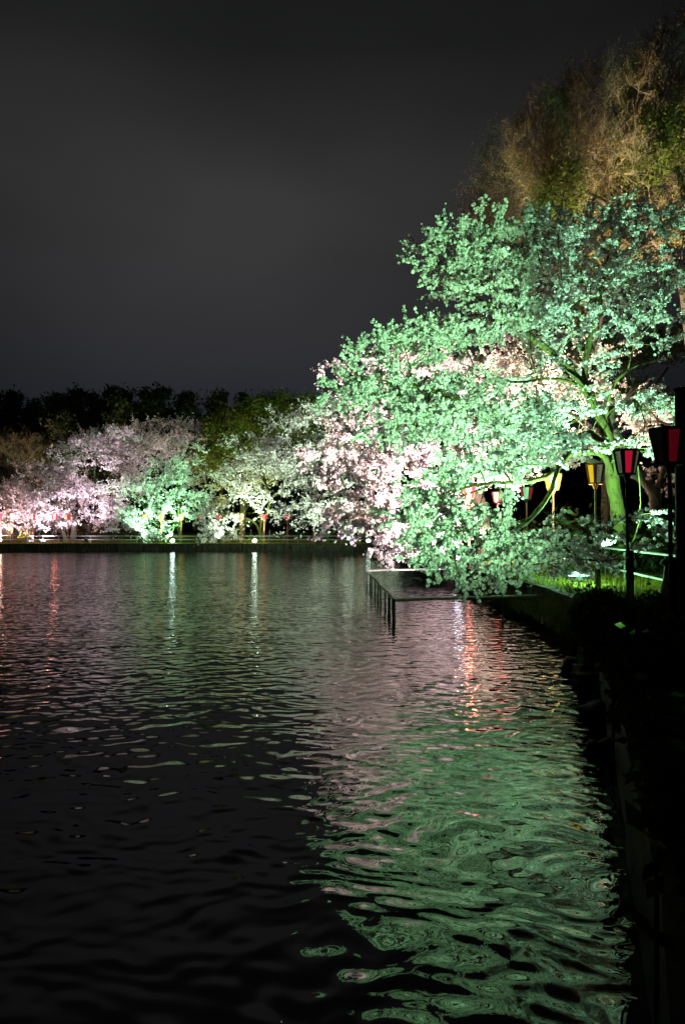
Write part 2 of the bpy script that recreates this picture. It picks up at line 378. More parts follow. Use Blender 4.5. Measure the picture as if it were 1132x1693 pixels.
# retaining wall: concrete panels with open joints and a coping stone on each
wall = empty('retaining_wall', (0, 0, 0), 'low dark stained concrete retaining wall running round the whole pond edge', 'wall')
def panels():
    s = resample(SHORE[1:-2], 3.0)
    for a, b in zip(s[:-1], s[1:]):
        ln = np.linalg.norm(b - a)
        if ln < .3: continue
        ang = math.atan2(b[1] - a[1], b[0] - a[0]); c = (a + b) / 2; nn = np.array([math.sin(ang), -math.cos(ang)])
        tl = rng.normal(0, .012)
        q = c + nn * (.16 + tl)
        o = MB().box((0, 0, 0), (ln - (.05 if c[1] > 16 else .012), .3, 1.35)).build('panel', M_bank_shade if c[1] < 16 and c[0] > 0 else M_conc, wall)
        o.location = (q[0], q[1], .96 - .675 + rng.normal(0, .012) - .06); o.rotation_euler = (rng.normal(0, .006), 0, ang)
        if c[1] < 13: continue
        q = c + nn * .17
        o = MB().box((0, 0, 0), (ln - .03, .42, .10)).build('coping', M_bank_shade if c[1] < 20 and c[0] > 0 else M_conc, wall)
        o.location = (q[0], q[1], .95 + rng.normal(0, .008)); o.rotation_euler = (0, 0, ang)
panels()

# ------------------------------------------------------------------ tree machinery
def rot_mats(n, up=None):
    q = rng.normal(size=(n, 4)); q /= np.linalg.norm(q, axis=1)[:, None]; w, x, y, z = q.T
    return np.stack([np.stack([1 - 2 * (y * y + z * z), 2 * (x * y - z * w), 2 * (x * z + y * w)], 1),
                     np.stack([2 * (x * y + z * w), 1 - 2 * (x * x + z * z), 2 * (y * z - x * w)], 1),
                     np.stack([2 * (x * z - y * w), 2 * (y * z + x * w), 1 - 2 * (x * x + y * y)], 1)], 1)

def clump_variant(nf, fr, cr, star=True):
    """a cluster of cup shaped five petalled flowers round a point"""
    V = []; F = []
    for i in range(nf):
        z = 1 - 2 * (i + .5) / nf; a = i * 2.4 + rng.normal(0, .25); s = math.sqrt(max(0, 1 - z * z))
        n = np.array([s * math.cos(a), s * math.sin(a), z]); n += rng.normal(0, .18, 3); n /= np.linalg.norm(n)
        c = n * cr * rng.uniform(.75, 1.1)
        u = np.cross(n, [.3, .5, .81]); u /= np.linalg.norm(u); w = np.cross(n, u); f = fr * rng.uniform(.8, 1.2); b = len(V)
        V.append(c)
        if star:
            for k in range(10):
                t = k * math.pi / 5; rr = f if k % 2 == 0 else f * .72
                V.append(c + (u * math.cos(t) + w * math.sin(t)) * rr + n * (.34 * f + rng.normal(0, .05) * f))
            for k in range(0, 10, 2): F.append((b, b + 1 + (k - 1) % 10, b + 1 + k)); F.append((b, b + 1 + k, b + 1 + (k + 1) % 10))
        else:
            for k in range(5):
                t = k * math.pi * .4; V.append(c + (u * math.cos(t) + w * math.sin(t)) * f + n * .35 * f)
            for k in range(5): F.append((b, b + 1 + k, b + 1 + (k + 1) % 5))
    return np.array(V), np.array(F)

def leaf_variant(n, size, spread, wide=.45):
    V = []; F = []
    for i in range(n):
        c = rng.normal(0, spread, 3); u = rng.normal(size=3); u /= np.linalg.norm(u); w = np.cross(u, rng.normal(size=3)); w /= np.linalg.norm(w)
        b = len(V); V += [c - u * size, c + w * size * wide, c + u * size, c - w * size * wide]; F += [(b, b + 1, b + 2), (b, b + 2, b + 3)]
    return np.array(V), np.array(F)

def scatter(name, pts, variants, smin, smax, mat, parent, squash=1.0):
    pts = np.asarray(pts); idx = rng.integers(0, len(variants), len(pts)); VV = []; FF = []; base = 0
    for k, (bv, bf) in enumerate(variants):
        p = pts[idx == k]
        if not len(p): continue
        Rm = rot_mats(len(p)); s = rng.uniform(smin, smax, len(p))
        v = np.einsum('nij,vj->nvi', Rm, bv) * s[:, None, None]; v[:, :, 2] *= squash; v += p[:, None, :]
        f = bf[None] + (np.arange(len(p)) * len(bv))[:, None, None] + base
        VV.append(v.reshape(-1, 3)); FF.append(f.reshape(-1, 3)); base += len(p) * len(bv)
    o = link(name, npmesh(name, np.concatenate(VV), np.concatenate(FF)), mat, parent); o['kind'] = 'stuff'; return o

def prisms(A, B, ra, rb, n=3):
    A = np.asarray(A); B = np.asarray(B); t = B - A; t /= (np.linalg.norm(t, axis=1)[:, None] + 1e-9)
    ref = np.where(np.abs(t[:, 2:3]) < .9, np.array([[0, 0, 1.]]), np.array([[0, 1., 0]]))
    u = np.cross(t, ref); u /= (np.linalg.norm(u, axis=1)[:, None] + 1e-9); w = np.cross(t, u); m = len(A)
    a = np.arange(n) * 2 * math.pi / n; ring = u[:, None] * np.cos(a)[None, :, None] + w[:, None] * np.sin(a)[None, :, None]
    V = np.concatenate([A[:, None] + ring * ra[:, None, None], B[:, None] + ring * rb[:, None, None]], 1)
    k = np.arange(n); f = np.stack([k, (k + 1) % n, (k + 1) % n + n, k + n], 1)
    F = f[None] + (np.arange(m) * 2 * n)[:, None, None]
    return V.reshape(-1, 3), F.reshape(-1, 4)

class Tree:
    def __init__(s, limbs, rbase):
        """limbs: polylines in metres; the first starts at the ground, the others start on an earlier one"""
        s.pos = []; s.par = []; s.path = []; s.rb = rbase
        for k, pl in enumerate(limbs):
            pl = [np.array(p, float) for p in pl]
            if k == 0: last = -1
            else:
                last = int(np.argmin(np.linalg.norm(np.array(s.pos) - pl[0], axis=1))); pl = [s.pos[last]] + pl[1:]
            # Catmull-Rom through the polyline
            n = len(pl)
            for i in range(n - 1):
                p0, p1, p2, p3 = pl[max(i - 1, 0)], pl[i], pl[i + 1], pl[min(i + 2, n - 1)]
                st = max(2, int(np.linalg.norm(p2 - p1) / .45))
                for q in range(0 if (i == 0 and k == 0) else 1, st + 1):
                    if i > 0 and q == 0: continue
                    t = q / st
                    p = .5 * ((2 * p1) + (-p0 + p2) * t + (2 * p0 - 5 * p1 + 4 * p2 - p3) * t * t + (-p0 + 3 * p1 - 3 * p2 + p3) * t ** 3)
                    last = s.node(p + rng.normal(0, .015, 3), last)
        s.nskel = len(s.pos); s.fixed = s.nskel
    def node(s, p, par):
        s.pos.append(np.array(p)); s.par.append(par); s.path.append(0 if par < 0 else s.path[par] + float(np.linalg.norm(p - s.pos[par]))); return len(s.pos) - 1
    def grow(s, att, bf=.35, step=.7, zmin_attach=None, curl=.25):
        root = s.pos[0]; cx = s.pos[s.nskel - 1]
        cap = len(s.pos) + len(att) * 14; PA = np.zeros((cap, 3)); PL = np.zeros(cap); n = len(s.pos)
        PA[:n] = np.array(s.pos); PL[:n] = s.path
        ok0 = zmin_attach if zmin_attach is not None else root[2] + 1.6
        pen = np.zeros(cap); pen[:n] = np.where(PA[:n, 2] < ok0, 50, 0)
        dmin = np.min(np.linalg.norm(att[:, None] - PA[None, :n:3], axis=2), axis=1)
        s.tips = []
        for ai in np.argsort(dmin):
            a = att[ai]; d = np.linalg.norm(PA[:n] - a, axis=1); j = int(np.argmin(d + bf * PL[:n] + pen[:n])); dist = d[j]
            if dist < .05: continue
            pj = PA[j]; pp = s.par[j]
            dirp = (pj - s.pos[pp]) if pp >= 0 else np.array([0, 0, 1.]); dirp = dirp / (np.linalg.norm(dirp) + 1e-9)
            c = pj + dirp * dist * .35 + rng.normal(0, curl * dist * .35, 3)
            st = max(1, int(dist / step)); last = j
            if st * 1 + n >= cap: break
            for q in range(1, st + 1):
                t = q / st; p = (1 - t) ** 2 * pj + 2 * t * (1 - t) * c + t * t * a
                last = s.node(p, last); PA[n] = p; PL[n] = s.path[-1]; n += 1
            s.tips.append(last)
    def finish(s, rmin=.012, expo=.56):
        n = len(s.pos); s.P = np.array(s.pos); s.par = np.array(s.par); cnt = np.zeros(n); ch = np.zeros(n, int)
        for i in range(n):
            if s.par[i] >= 0: ch[s.par[i]] += 1
        for i in range(n - 1, -1, -1):
            if cnt[i] == 0: cnt[i] = 1
            if s.par[i] >= 0: cnt[s.par[i]] += cnt[i]
        s.r = np.maximum(rmin, s.rb * (cnt / cnt[0]) ** expo * np.where(np.arange(n) < s.nskel, 1, .8))
        h = s.P[:, 2] - s.P[0, 2]
        sk = np.arange(n) < s.fixed
        s.r = np.where((h < .6) & sk, s.r * (1 + .5 * (1 - h / .6) ** 2), s.r)       # flared foot
        s.ch = ch; s.cnt = cnt
    def wood(s, name_thick, name_thin, mat, parent, thick=.06, nside=9):
        n = len(s.P); big = [[] for _ in range(n)]
        for i in range(n):
            if s.par[i] >= 0: big[s.par[i]].append(i)
        mb = MB(); thinA = []; thinB = []; ra = []; rb = []
        stack = [0]
        seen = np.zeros(n, bool)
        while stack:
            st = stack.pop(); chain = [st] if s.par[st] < 0 else [s.par[st], st]; cur = st
            while True:
                kids = sorted(big[cur], key=lambda k: -s.cnt[k])
                if not kids: break
                for k in kids[1:]:
                    if s.r[k] >= thick: stack.append(k)
                if s.r[kids[0]] < thick: break
                chain.append(kids[0]); cur = kids[0]
            if len(chain) > 1:
                rad = [s.r[i] for i in chain]
                if s.par[chain[0]] >= 0 and len(chain) > 1 and chain[0] != 0: rad[0] = min(rad[0] * .8, rad[1] * 1.15)
                rad = [r * (1 + rng.normal(0, .04)) for r in rad]
                mb.tube([s.P[i] for i in chain], rad, nside)
        idx = np.array([i for i in range(n) if s.par[i] >= 0 and s.r[i] < thick])
        mb2 = None
        o1 = mb.build(name_thick, mat, parent, True)
        if len(idx):
            V, F = prisms(s.P[s.par[idx]], s.P[idx], np.minimum(s.r[s.par[idx]], s.r[idx] * 1.4), s.r[idx], 4)
            o2 = link(name_thin, npmesh(name_thin, V, F, True), mat, parent); o2['kind'] = 'stuff'
        return o1
    def twigs(s, per_tip=3, per_node=.25, ln=(.3, .8), spacing=.11, jitter=.04, rmax=.04, spread=.8, up=.05, droop=0, skip=0):
        """short shoots at the branch tips and along thin branches; returns shoot lines and the points along them"""
        n = len(s.P); idx = list(s.tips) * per_tip
        thin = [i for i in range(n) if s.r[i] < rmax and s.par[i] >= 0]
        k = int(len(thin) * per_node)
        if k: idx += list(rng.choice(thin, k, replace=True))
        idx = np.array(idx); d = s.P[idx] - s.P[s.par[idx]]; d /= (np.linalg.norm(d, axis=1)[:, None] + 1e-9)
        r = rng.normal(size=d.shape); r /= np.linalg.norm(r, axis=1)[:, None]; r[:, 2] *= .42
        d = d + r * spread; d[:, 2] += up; d /= np.linalg.norm(d, axis=1)[:, None]; l = rng.uniform(ln[0], ln[1], len(d))
        A = s.P[idx]; Mid = A + d * (l * .5)[:, None]; B = A + d * l[:, None]; B[:, 2] -= droop * l * l
        pts = []
        for kk in range(int(ln[1] / spacing) + 1):
            t = kk * spacing + spacing * .5; m = t < l; q = A[m] + d[m] * t; q[:, 2] -= droop * t * t
            pts.append(q + rng.normal(0, jitter, (m.sum(), 3)))
        s.tw = (A, Mid, B); return np.concatenate(pts)
    def twig_mesh(s, name, mat, parent, r=.008):
        A, M_, B = s.tw; n = len(A); Bz = B
        V, F = prisms(A, Bz, np.full(n, r), np.full(n, r * .5), 3)
        o = link(name, npmesh(name, V, F), mat, parent); o['kind'] = 'stuff'; return o

def lobes(spec, pad=None, root=None, shell=.5):
    """spec rows: (px, py, distance, half width px, half height px, half depth m, number); points gather in flat drooping pads like real sprays"""
    out = []
    for px, py, d, rx, ry, dr, n in spec:
        m = max(1, n // 9) if pad else n
        v = rng.normal(size=(m, 3)); v /= np.linalg.norm(v, axis=1)[:, None]; v *= (rng.uniform(0, 1, m) ** (1 / (3 + shell * 3)))[:, None]
        c = P(px, py, d); s = d / 1200
        q = c + v * np.array([rx * s, dr, ry * s])
        if pad:
            q = np.repeat(q, 9, axis=0); g_ = rng.normal(size=q.shape) * np.array([pad, pad, pad * .20])
            if root is not None:
                o = q[:, :2] - np.array(root)[:2]; o /= (np.linalg.norm(o, axis=1)[:, None] + 1e-6)
                al = (g_[:, :2] * o).sum(1); g_[:, 2] -= al * .28; g_[:, :2] += o * (al * .2)[:, None]; g_ = np.clip(g_, -pad * 1.5, pad * 1.5)
            q = q + g_
        out.append(q)
    return np.concatenate(out)

def px_line(rows): return [P(*r) for r in rows]

NEAR_CL = [clump_variant(4, .068, .052, False) for _ in range(7)]
MID_CL = [clump_variant(2, .07, .04, False) for _ in range(5)]
FAR_CL = [leaf_variant(3, .11, .07, .85) for _ in range(6)]
TINY_LEAF = [leaf_variant(3, .08, .12) for _ in range(5)]

def cherry(label, limbs, rbase, spec, clumps, smin, smax, bark_m, petal, thick=.05, rmin=.012, bf=.35, group=None, name='cherry_tree', gaps=(), pad=.65, **tw):
    global rng; rng = np.random.default_rng(zlib.crc32(label.encode()))     # each tree has its own seed
    root = limbs[0][0]
    e = empty(name, (0, 0, 0), label, 'tree', group)
    t = Tree(limbs, rbase); t.grow(lobes(spec, pad, root), bf, curl=.3); t.finish(rmin)
    t.wood('trunk', 'branch_mass', bark_m, e, thick)
    pts = t.twigs(**tw); t.twig_mesh('twig_mass', bark_m, e, rmin * .7)
    hi = pts[pts[:, 2] > .5]
    for gx, gy, gr_ in gaps:                                   # openings in the crown
        v = hi - np.array([0, 0, EYE]); pxx = 566 + 1200 * v[:, 0] / v[:, 1]; pyy = 878 - 1200 * v[:, 2] / v[:, 1]
        hi = hi[(np.hypot(pxx - gx, pyy - gy) > gr_) | (rng.uniform(0, 1, len(hi)) < .18)]
    scatter('crown', hi, clumps, smin, smax, petal, e)
    # move the origin to the foot of the trunk
    e.location = tuple(map(float, root))
    for c in e.children: c.location = tuple(-float(a) for a in root)
    print(label[:40], 'tips', len(t.tips), 'clumps', len(hi))
    return e

# ------------------------------------------------------------------ the big green cherry on the right bank
D = 27.5
b0 = P(1040, 955, D); b0[2] = gheight(b0[0], b0[1]) - .08
limbs1 = [
    [b0] + px_line([(1030, 905, D), (1020, 850, D), (1012, 790, D), (1004, 722, 27.2), (986, 684, 27), (969, 645, 27), (966, 605, 27), (973, 570, 27), (985, 510, 26.6), (1002, 440, 26.2), (1008, 400, 26)]),
    px_line([(1003, 716, 27.2), (1001, 690, 27), (1010, 645, 26.6), (1036, 612, 26.2), (1085, 596, 26), (1140, 590, 25.6)]),
    px_line([(1012, 790, D), (1000, 755, 26.6), (975, 747, 26), (938, 752, 25), (925, 768, 24.4), (900, 790, 23.6), (860, 797, 22.6), (800, 800, 21), (740, 812, 19.6)]),
    px_line([(1006, 735, 27.2), (975, 715, 26.6), (930, 735, 25.6), (905, 718, 25), (850, 692, 24), (790, 672, 23), (710, 645, 22), (630, 628, 21.5)]),
    px_line([(969, 645, 27), (950, 620, 26.6), (920, 590, 26), (880, 560, 25.4), (835, 520, 24.6), (780, 490, 23.6)]),
    px_line([(986, 684, 27), (960, 640, 26.4), (905, 625, 25.4), (850, 632, 24.4), (760, 600, 22.6)]),
    px_line([(925, 768, 24.4), (900, 830, 22), (860, 870, 20), (800, 900, 18)]),
    px_line([(1036, 612, 26.2), (1060, 680, 24.5), (1080, 740, 23)]),
    px_line([(1028, 900, D), (1040, 905, 26), (1052, 880, 24.6), (1056, 850, 23.6)]),
]
spec1 = [
    (915, 442, 25.5, 135, 52, 3.0, 270), (820, 428, 24.4, 60, 44, 2.4, 80), (748, 388, 23.6, 12, 16, .8, 27), (735, 448, 23, 22, 6, .8, 18), (770, 450, 23, 26, 20, 1.2, 27),
    (1070, 425, 26, 80, 56, 3.2, 120), (860, 388, 25, 28, 18, 1.4, 27), (985, 376, 25.5, 60, 14, 2, 36), (1112, 366, 25, 26, 16, 1.6, 18),
    (825, 520, 23.8, 95, 36, 2.8, 108), (640, 568, 22, 8, 10, .8, 18), (690, 545, 22, 12, 14, 1.0, 18), (715, 570, 22, 50, 16, 1.6, 36),
    (598, 632, 21.6, 12, 12, .8, 27), (665, 645, 21.6, 50, 18, 2.0, 54), (750, 635, 22, 80, 28, 2.4, 63),
    (690, 695, 21, 90, 22, 2.0, 45), (795, 690, 22.4, 76, 32, 2.4, 45),
    (890, 610, 25, 84, 26, 2.2, 27), (880, 700, 23, 76, 34, 2.2, 81), (845, 755, 21.6, 100, 30, 2.2, 81),
    (760, 800, 20, 80, 26, 2.0, 27), (785, 850, 18.6, 84, 28, 2.0, 54), (740, 895, 17.8, 36, 18, 1.2, 27), (790, 930, 17, 44, 22, 1.2, 45),
    (890, 890, 17.8, 56, 28, 1.4, 27), (940, 860, 19, 50, 34, 1.4, 18), (1085, 640, 24, 44, 40, 1.8, 27), (1075, 720, 23, 40, 36, 1.4, 27), (1075, 540, 25.2, 60, 36, 2.6, 45),
    (970, 545, 25.4, 76, 18, 1.8, 27), (1065, 870, 22.6, 30, 24, .8, 9), (960, 910, 19.6, 46, 12, 1.0, 9), (950, 690, 24.6, 46, 22, 1.0, 9),
]
cherry('huge green lit cherry in full bloom leaning over the water on the right bank', limbs1, .285, spec1, NEAR_CL, .32, .68, M_bark_g, M_petal,
       thick=.035, rmin=.016, bf=.28, per_tip=5, per_node=.16, ln=(.22, .72), spacing=.088, jitter=.035, rmax=.03, spread=.75, up=.04, droop=.1,
       gaps=((984, 780, 24), (908, 797, 20), (775, 825, 20), (968, 640, 26), (1000, 720, 24), (880, 850, 26), (930, 850, 24), (1036, 760, 30), (1000, 860, 26), (760, 870, 16), (860, 600, 24), (960, 570, 22)))

# pink lit cherry behind it
D = 41.5
b0 = P(800, 925, D); b0[2] = gheight(b0[0], b0[1]) - .08
limbs2 = [[b0] + px_line([(798, 870, D), (788, 820, D), (760, 770, D), (735, 720, 41), (720, 670, 41)]),
          px_line([(788, 820, D), (740, 800, 41), (680, 770, 41), (610, 740, 41), (560, 730, 41)]),
          px_line([(790, 830, D), (730, 840, 40), (670, 850, 39), (620, 860, 38)]),
          px_line([(760, 770, D), (810, 720, 42), (850, 660, 42)])]
spec2 = [(720, 640, 41.5, 120, 55, 3.4, 190), (600, 625, 40, 50, 22, 2, 40), (560, 606, 39.6, 16, 8, .8, 6), (640, 700, 42, 90, 45, 3.4, 120), (560, 740, 42, 62, 36, 3, 70), (620, 780, 42, 90, 42, 3, 130),
         (720, 790, 41.5, 110, 55, 3.4, 170), (620, 850, 40, 66, 26, 2.4, 70), (690, 870, 39, 80, 30, 2.4, 80), (650, 893, 37, 34, 16, 1.6, 30), (850, 640, 42, 70, 50, 3, 70), (800, 700, 42, 90, 50, 3, 80)]
cherry('pink and white lit cherry seen through gaps left of the huge green one', limbs2, .42, spec2, MID_CL, .8, 1.3, M_bark, M_petal,
       thick=.05, rmin=.010, bf=.3, pad=.9, per_tip=6, per_node=.2, ln=(.3, .95), spacing=.13, jitter=.06, rmax=.04, spread=.8, up=.05)

# dim rosy cherry behind the big trunk
D = 35
b0 = P(1078, 930, D); b0[2] = gheight(b0[0], b0[1]) - .08
limbs3 = [[b0] + px_line([(1080, 880, D), (1082, 820, D), (1060, 790, D), (1030, 740, D), (1010, 690, D)]),
          px_line([(1082, 820, D), (1095, 780, D), (1110, 720, 35.5), (1120, 650, 36)]),
          px_line([(1060, 790, D), (1000, 770, 35), (940, 750, 35), (890, 740, 35)])]
spec3 = [(960, 640, 36, 130, 70, 2.6, 190), (900, 730, 35, 100, 44, 2.4, 110), (1080, 700, 36, 60, 60, 2.4, 80), (1080, 780, 36, 50, 30, 2, 30), (860, 600, 37, 70, 40, 2.4, 50)]
cherry('dim rosy brown cherry standing behind the big green lit trunk', limbs3, .3, spec3, MID_CL, .7, 1.15, M_barkp, M_petal,
       thick=.05, rmin=.012, bf=.3, per_tip=3, per_node=.2, ln=(.3, .9), spacing=.16, jitter=.06, rmax=.04, spread=.8, up=.05)

# ------------------------------------------------------------------ cherries across the pond
FAR = dict(per_tip=4, per_node=.25, ln=(.5, 1.9), spacing=.23, jitter=.10, rmax=.09, spread=.75, up=.12)
def far_cherry(label, base, limbs, rb, spec, bark_m=M_bark, petal=M_petal_far, smin=.6, smax=1.05, group=None, **kw):
    BK = 4.5
    base = (base[0], base[1], base[2] + BK); limbs = [[(a, c_, d_ + BK) for a, c_, d_ in l] for l in limbs]; spec = [(q[0], q[1], q[2] + BK) + tuple(q[3:]) for q in spec]
    b = P(*base); b[2] = gheight(b[0], b[1]) - .1
    limbs = [[b] + px_line(limbs[0])] + [px_line(l) for l in limbs[1:]]
    f = dict(FAR); f.update(kw)
    return cherry(label, limbs, rb, spec, FAR_CL, smin, smax, bark_m, petal, thick=.09, rmin=.022, bf=.3, group=group, pad=1.25, **f)

far_cherry('pale green cherry leaning left from behind the huge green cherry', (655, 898, 82),
           [[(650, 870, 82), (640, 830, 82), (610, 790, 81), (570, 750, 81), (540, 720, 81)], [(640, 830, 82), (590, 820, 80), (540, 830, 79), (500, 838, 79)], [(645, 850, 82), (610, 855, 80), (570, 862, 79)]],
           .45, [(545, 700, 81, 60, 30, 4, 90), (480, 725, 82, 30, 18, 2.5, 30), (600, 690, 81, 60, 30, 4, 70), (520, 755, 81, 75, 22, 4, 100), (600, 780, 81, 70, 34, 4, 110), (500, 793, 81, 50, 14, 3, 50), (530, 838, 79, 60, 15, 3, 70), (500, 855, 78.5, 22, 16, 2, 20), (590, 850, 79, 50, 22, 3, 60), (550, 870, 78, 16, 10, 1.4, 8), (460, 700, 82, 12, 8, 2, 6)],
           gaps=((485, 862, 24), (525, 812, 10), (480, 815, 12), (595, 812, 8), (550, 893, 20)))
far_cherry('pale green cherry with a lit forked trunk leaning left across the pond', (434, 893, 98),
           [[(428, 876, 98), (421, 864, 98), (405, 856, 98), (385, 848, 97), (362, 850, 96)], [(434, 893, 98), (436, 872, 98), (441, 850, 98), (446, 825, 98), (436, 790, 98), (428, 760, 98)], [(430, 880, 98), (432, 855, 98), (428, 835, 98), (445, 800, 98), (490, 780, 98)]],
           .34, [(430, 750, 98, 62, 22, 4, 90), (385, 785, 98, 50, 24, 4, 80), (440, 785, 98, 70, 20, 4, 90), (490, 765, 98, 40, 20, 3, 40), (355, 820, 97, 36, 24, 3, 50), (420, 818, 98, 50, 16, 3, 50), (375, 855, 96, 50, 20, 3, 60), (350, 880, 95.5, 42, 9, 2, 40), (500, 800, 98, 30, 12, 3, 20), (405, 732, 98, 22, 10, 2, 14), (455, 845, 98, 12, 18, 1.5, 8)], M_bark_g,
           gaps=((400, 836, 14), (434, 868, 20), (470, 832, 11), (402, 874, 14), (412, 850, 12), (462, 870, 16)))
far_cherry('mint green lit cherry left of the forked trunk across the pond', (298, 893, 98),
           [[(297, 870, 98), (296, 845, 98), (294, 810, 98), (290, 780, 98)], [(297, 862, 98), (280, 862, 97), (255, 872, 96), (240, 878, 96)], [(296, 855, 98), (270, 845, 97), (240, 830, 96)], [(296, 850, 98), (305, 860, 98), (330, 845, 98)], [(296, 830, 98), (315, 810, 98), (325, 790, 98)]],
           .26, [(262, 790, 98, 52, 26, 4, 110), (300, 775, 98, 34, 18, 3.4, 45), (225, 815, 97, 36, 26, 3, 60), (250, 845, 96.5, 60, 22, 3.6, 63), (305, 830, 98, 40, 26, 3, 36), (230, 875, 95.5, 44, 14, 2.4, 36), (205, 850, 96, 20, 22, 2, 24), (290, 868, 96, 34, 14, 2, 28), (322, 748, 99, 12, 12, 1.5, 8)], M_bark_g,
           gaps=((298, 868, 10), (262, 868, 8), (240, 835, 7), (296, 835, 6), (330, 872, 12)))
far_cherry('dark trunked pink white cherry third from the left edge across the pond', (143, 899, 101),
           [[(147, 878, 101), (154, 850, 101), (157, 815, 101), (157, 785, 101)], [(156, 830, 101), (145, 815, 101), (125, 812, 101), (105, 812, 100.5)], [(146, 880, 101), (138, 860, 101), (130, 840, 101)], [(154, 850, 101), (175, 830, 101), (190, 800, 101)]],
           .40, [(165, 760, 102, 62, 34, 4, 180), (120, 800, 101.5, 60, 30, 4, 130), (205, 730, 103, 46, 30, 3.6, 110), (150, 735, 103, 26, 14, 3, 40), (190, 810, 101.5, 40, 36, 3.4, 100), (120, 845, 101, 55, 26, 3.4, 110), (185, 850, 100.5, 34, 26, 3, 60), (180, 718, 104, 20, 8, 2, 14)], gaps=((150, 872, 12), (157, 845, 6), (158, 820, 5), (186, 880, 14), (118, 885, 14)))
far_cherry('pink lit cherry at the left edge of the picture across the pond', (22, 901, 98),
           [[(26, 880, 98), (36, 855, 98), (44, 830, 98), (60, 805, 98)], [(30, 870, 98), (10, 855, 98), (-10, 840, 98)], [(36, 855, 98), (65, 850, 98), (90, 845, 98)]],
           .38, [(30, 835, 98, 60, 30, 4, 180), (75, 800, 99, 46, 26, 3.6, 110), (-20, 850, 98, 40, 34, 4, 90), (70, 848, 97.5, 44, 24, 3, 90), (20, 872, 97, 34, 12, 2.4, 50), (105, 775, 100, 24, 18, 2.4, 30)])
far_cherry('dim purple grey cherry rising behind the mint green one', (262, 892, 114),
           [[(262, 850, 114), (260, 800, 114), (255, 760, 114)], [(262, 810, 114), (290, 770, 114), (310, 740, 114)]],
           .36, [(250, 728, 114, 60, 26, 4, 140), (310, 735, 115, 46, 30, 4, 110), (225, 715, 114, 26, 14, 3, 30), (300, 705, 115, 40, 10, 3, 40), (240, 770, 114, 50, 20, 4, 60)])

# ------------------------------------------------------------------ leafy, bare and evergreen trees
def leafy(name, label, base, limbs, rb, parts, bark_m, thick=.08, rmin=.016, group=None, bf=.35, wood=None, **tw):
    global rng; rng = np.random.default_rng(zlib.crc32(label.encode()))
    b = P(*base); b[2] = gheight(b[0], b[1]) - .1
    e = empty(name, b, label, 'tree', group)
    t = Tree([[b] + px_line(limbs[0])] + [px_line(l) for l in limbs[1:]], rb)
    att = [lobes(sp) for sp, *_ in parts]; t.grow(np.concatenate(att), bf, step=.9, curl=.2); t.finish(rmin)
    o = t.wood('trunk', 'branch_mass', bark_m, e, thick)
    pts = t.twigs(**tw); t.twig_mesh('twig_mass', bark_m, e, rmin * .75)
    cen = np.concatenate(att); own = np.concatenate([np.full(len(a), i) for i, a in enumerate(att)])
    who = np.empty(len(pts), int)
    for i0 in range(0, len(pts), 4000):
        q = pts[i0:i0 + 4000]; who[i0:i0 + 4000] = own[np.argmin(((q[:, None] - cen[None]) ** 2).sum(2), axis=1)]
    for i, (sp, m, var, s0, s1) in enumerate(parts):
        if m is None or not (who == i).any(): continue
        scatter('crown', pts[who == i], var, s0, s1, m, e)
    for c in e.children: c.location = tuple(-float(a) for a in b)
    print(label[:40], 'pts', len(pts))
    return e

# tall sparse trees behind the green cherry (olive young leaves, brown buds)
big_tree = leafy('spreading_tree', 'tall sparse tree with olive green young leaves towering above the green cherry', (1150, 905, 40),
      [[(1150, 800, 40), (1148, 640, 40), (1135, 500, 40), (1110, 430, 40), (1090, 390, 40), (1040, 330, 40), (990, 290, 39.6), (930, 250, 39)],
       [(1110, 430, 40), (1060, 380, 39.6), (990, 330, 39), (920, 300, 38.6), (870, 240, 38)],
       [(1135, 500, 40), (1140, 400, 40), (1120, 280, 40), (1090, 180, 40), (1085, 90, 40)],
       [(1120, 460, 40), (1080, 340, 40), (1030, 220, 40), (1000, 150, 40)],
       [(1138, 480, 40), (1160, 350, 40), (1170, 220, 40)]],
      .36, [([(1000, 200, 40, 110, 70, 4, 330), (1100, 120, 40, 60, 62, 4, 180), (1130, 220, 40, 90, 90, 4, 200), (900, 230, 39, 56, 46, 3, 130), (960, 290, 39, 110, 50, 3.5, 230)], M_olive, TINY_LEAF, .30, .72),
            ([(930, 320, 38, 36, 38, 2, 60), (1090, 240, 39, 60, 40, 2.4, 90), (1040, 290, 39, 50, 30, 2.4, 50)], M_green, TINY_LEAF, .8, 1.6),
            ([(1060, 380, 40, 90, 50, 3, 90)], M_olive, TINY_LEAF, .5, 1.0)],
      M_barkp, thick=.05, rmin=.012, per_tip=7, per_node=.5, ln=(.5, 1.5), spacing=.30, jitter=.08, rmax=.05, spread=.7, up=.25)
for c_ in big_tree.children:
    if c_.name.startswith('trunk'): c_.data.materials[0] = M_bark
leafy('budding_tree', 'brown twiggy tree with bare branch tips above the top left of the green cherry', (1000, 905, 46),
      [[(1000, 800, 46), (995, 650, 46), (985, 560, 46), (960, 480, 46), (920, 420, 46), (880, 370, 46), (850, 320, 46)],
       [(960, 480, 46), (900, 430, 45.6), (840, 380, 45), (800, 330, 45), (810, 250, 45)],
       [(985, 560, 46), (1000, 460, 46), (960, 380, 46), (930, 320, 46)]],
      .28, [([(820, 320, 45, 46, 40, 3, 130), (812, 250, 45, 10, 24, 1.2, 16), (870, 300, 45.4, 60, 50, 3, 150), (800, 350, 45, 30, 24, 2, 40), (860, 400, 46, 90, 40, 3, 100), (930, 350, 46, 70, 60, 3, 100)], M_brown, TINY_LEAF, .28, .65)],
      M_bark, thick=.06, rmin=.012, per_tip=7, per_node=.5, ln=(.5, 1.6), spacing=.34, jitter=.08, rmax=.05, spread=.7, up=.3)
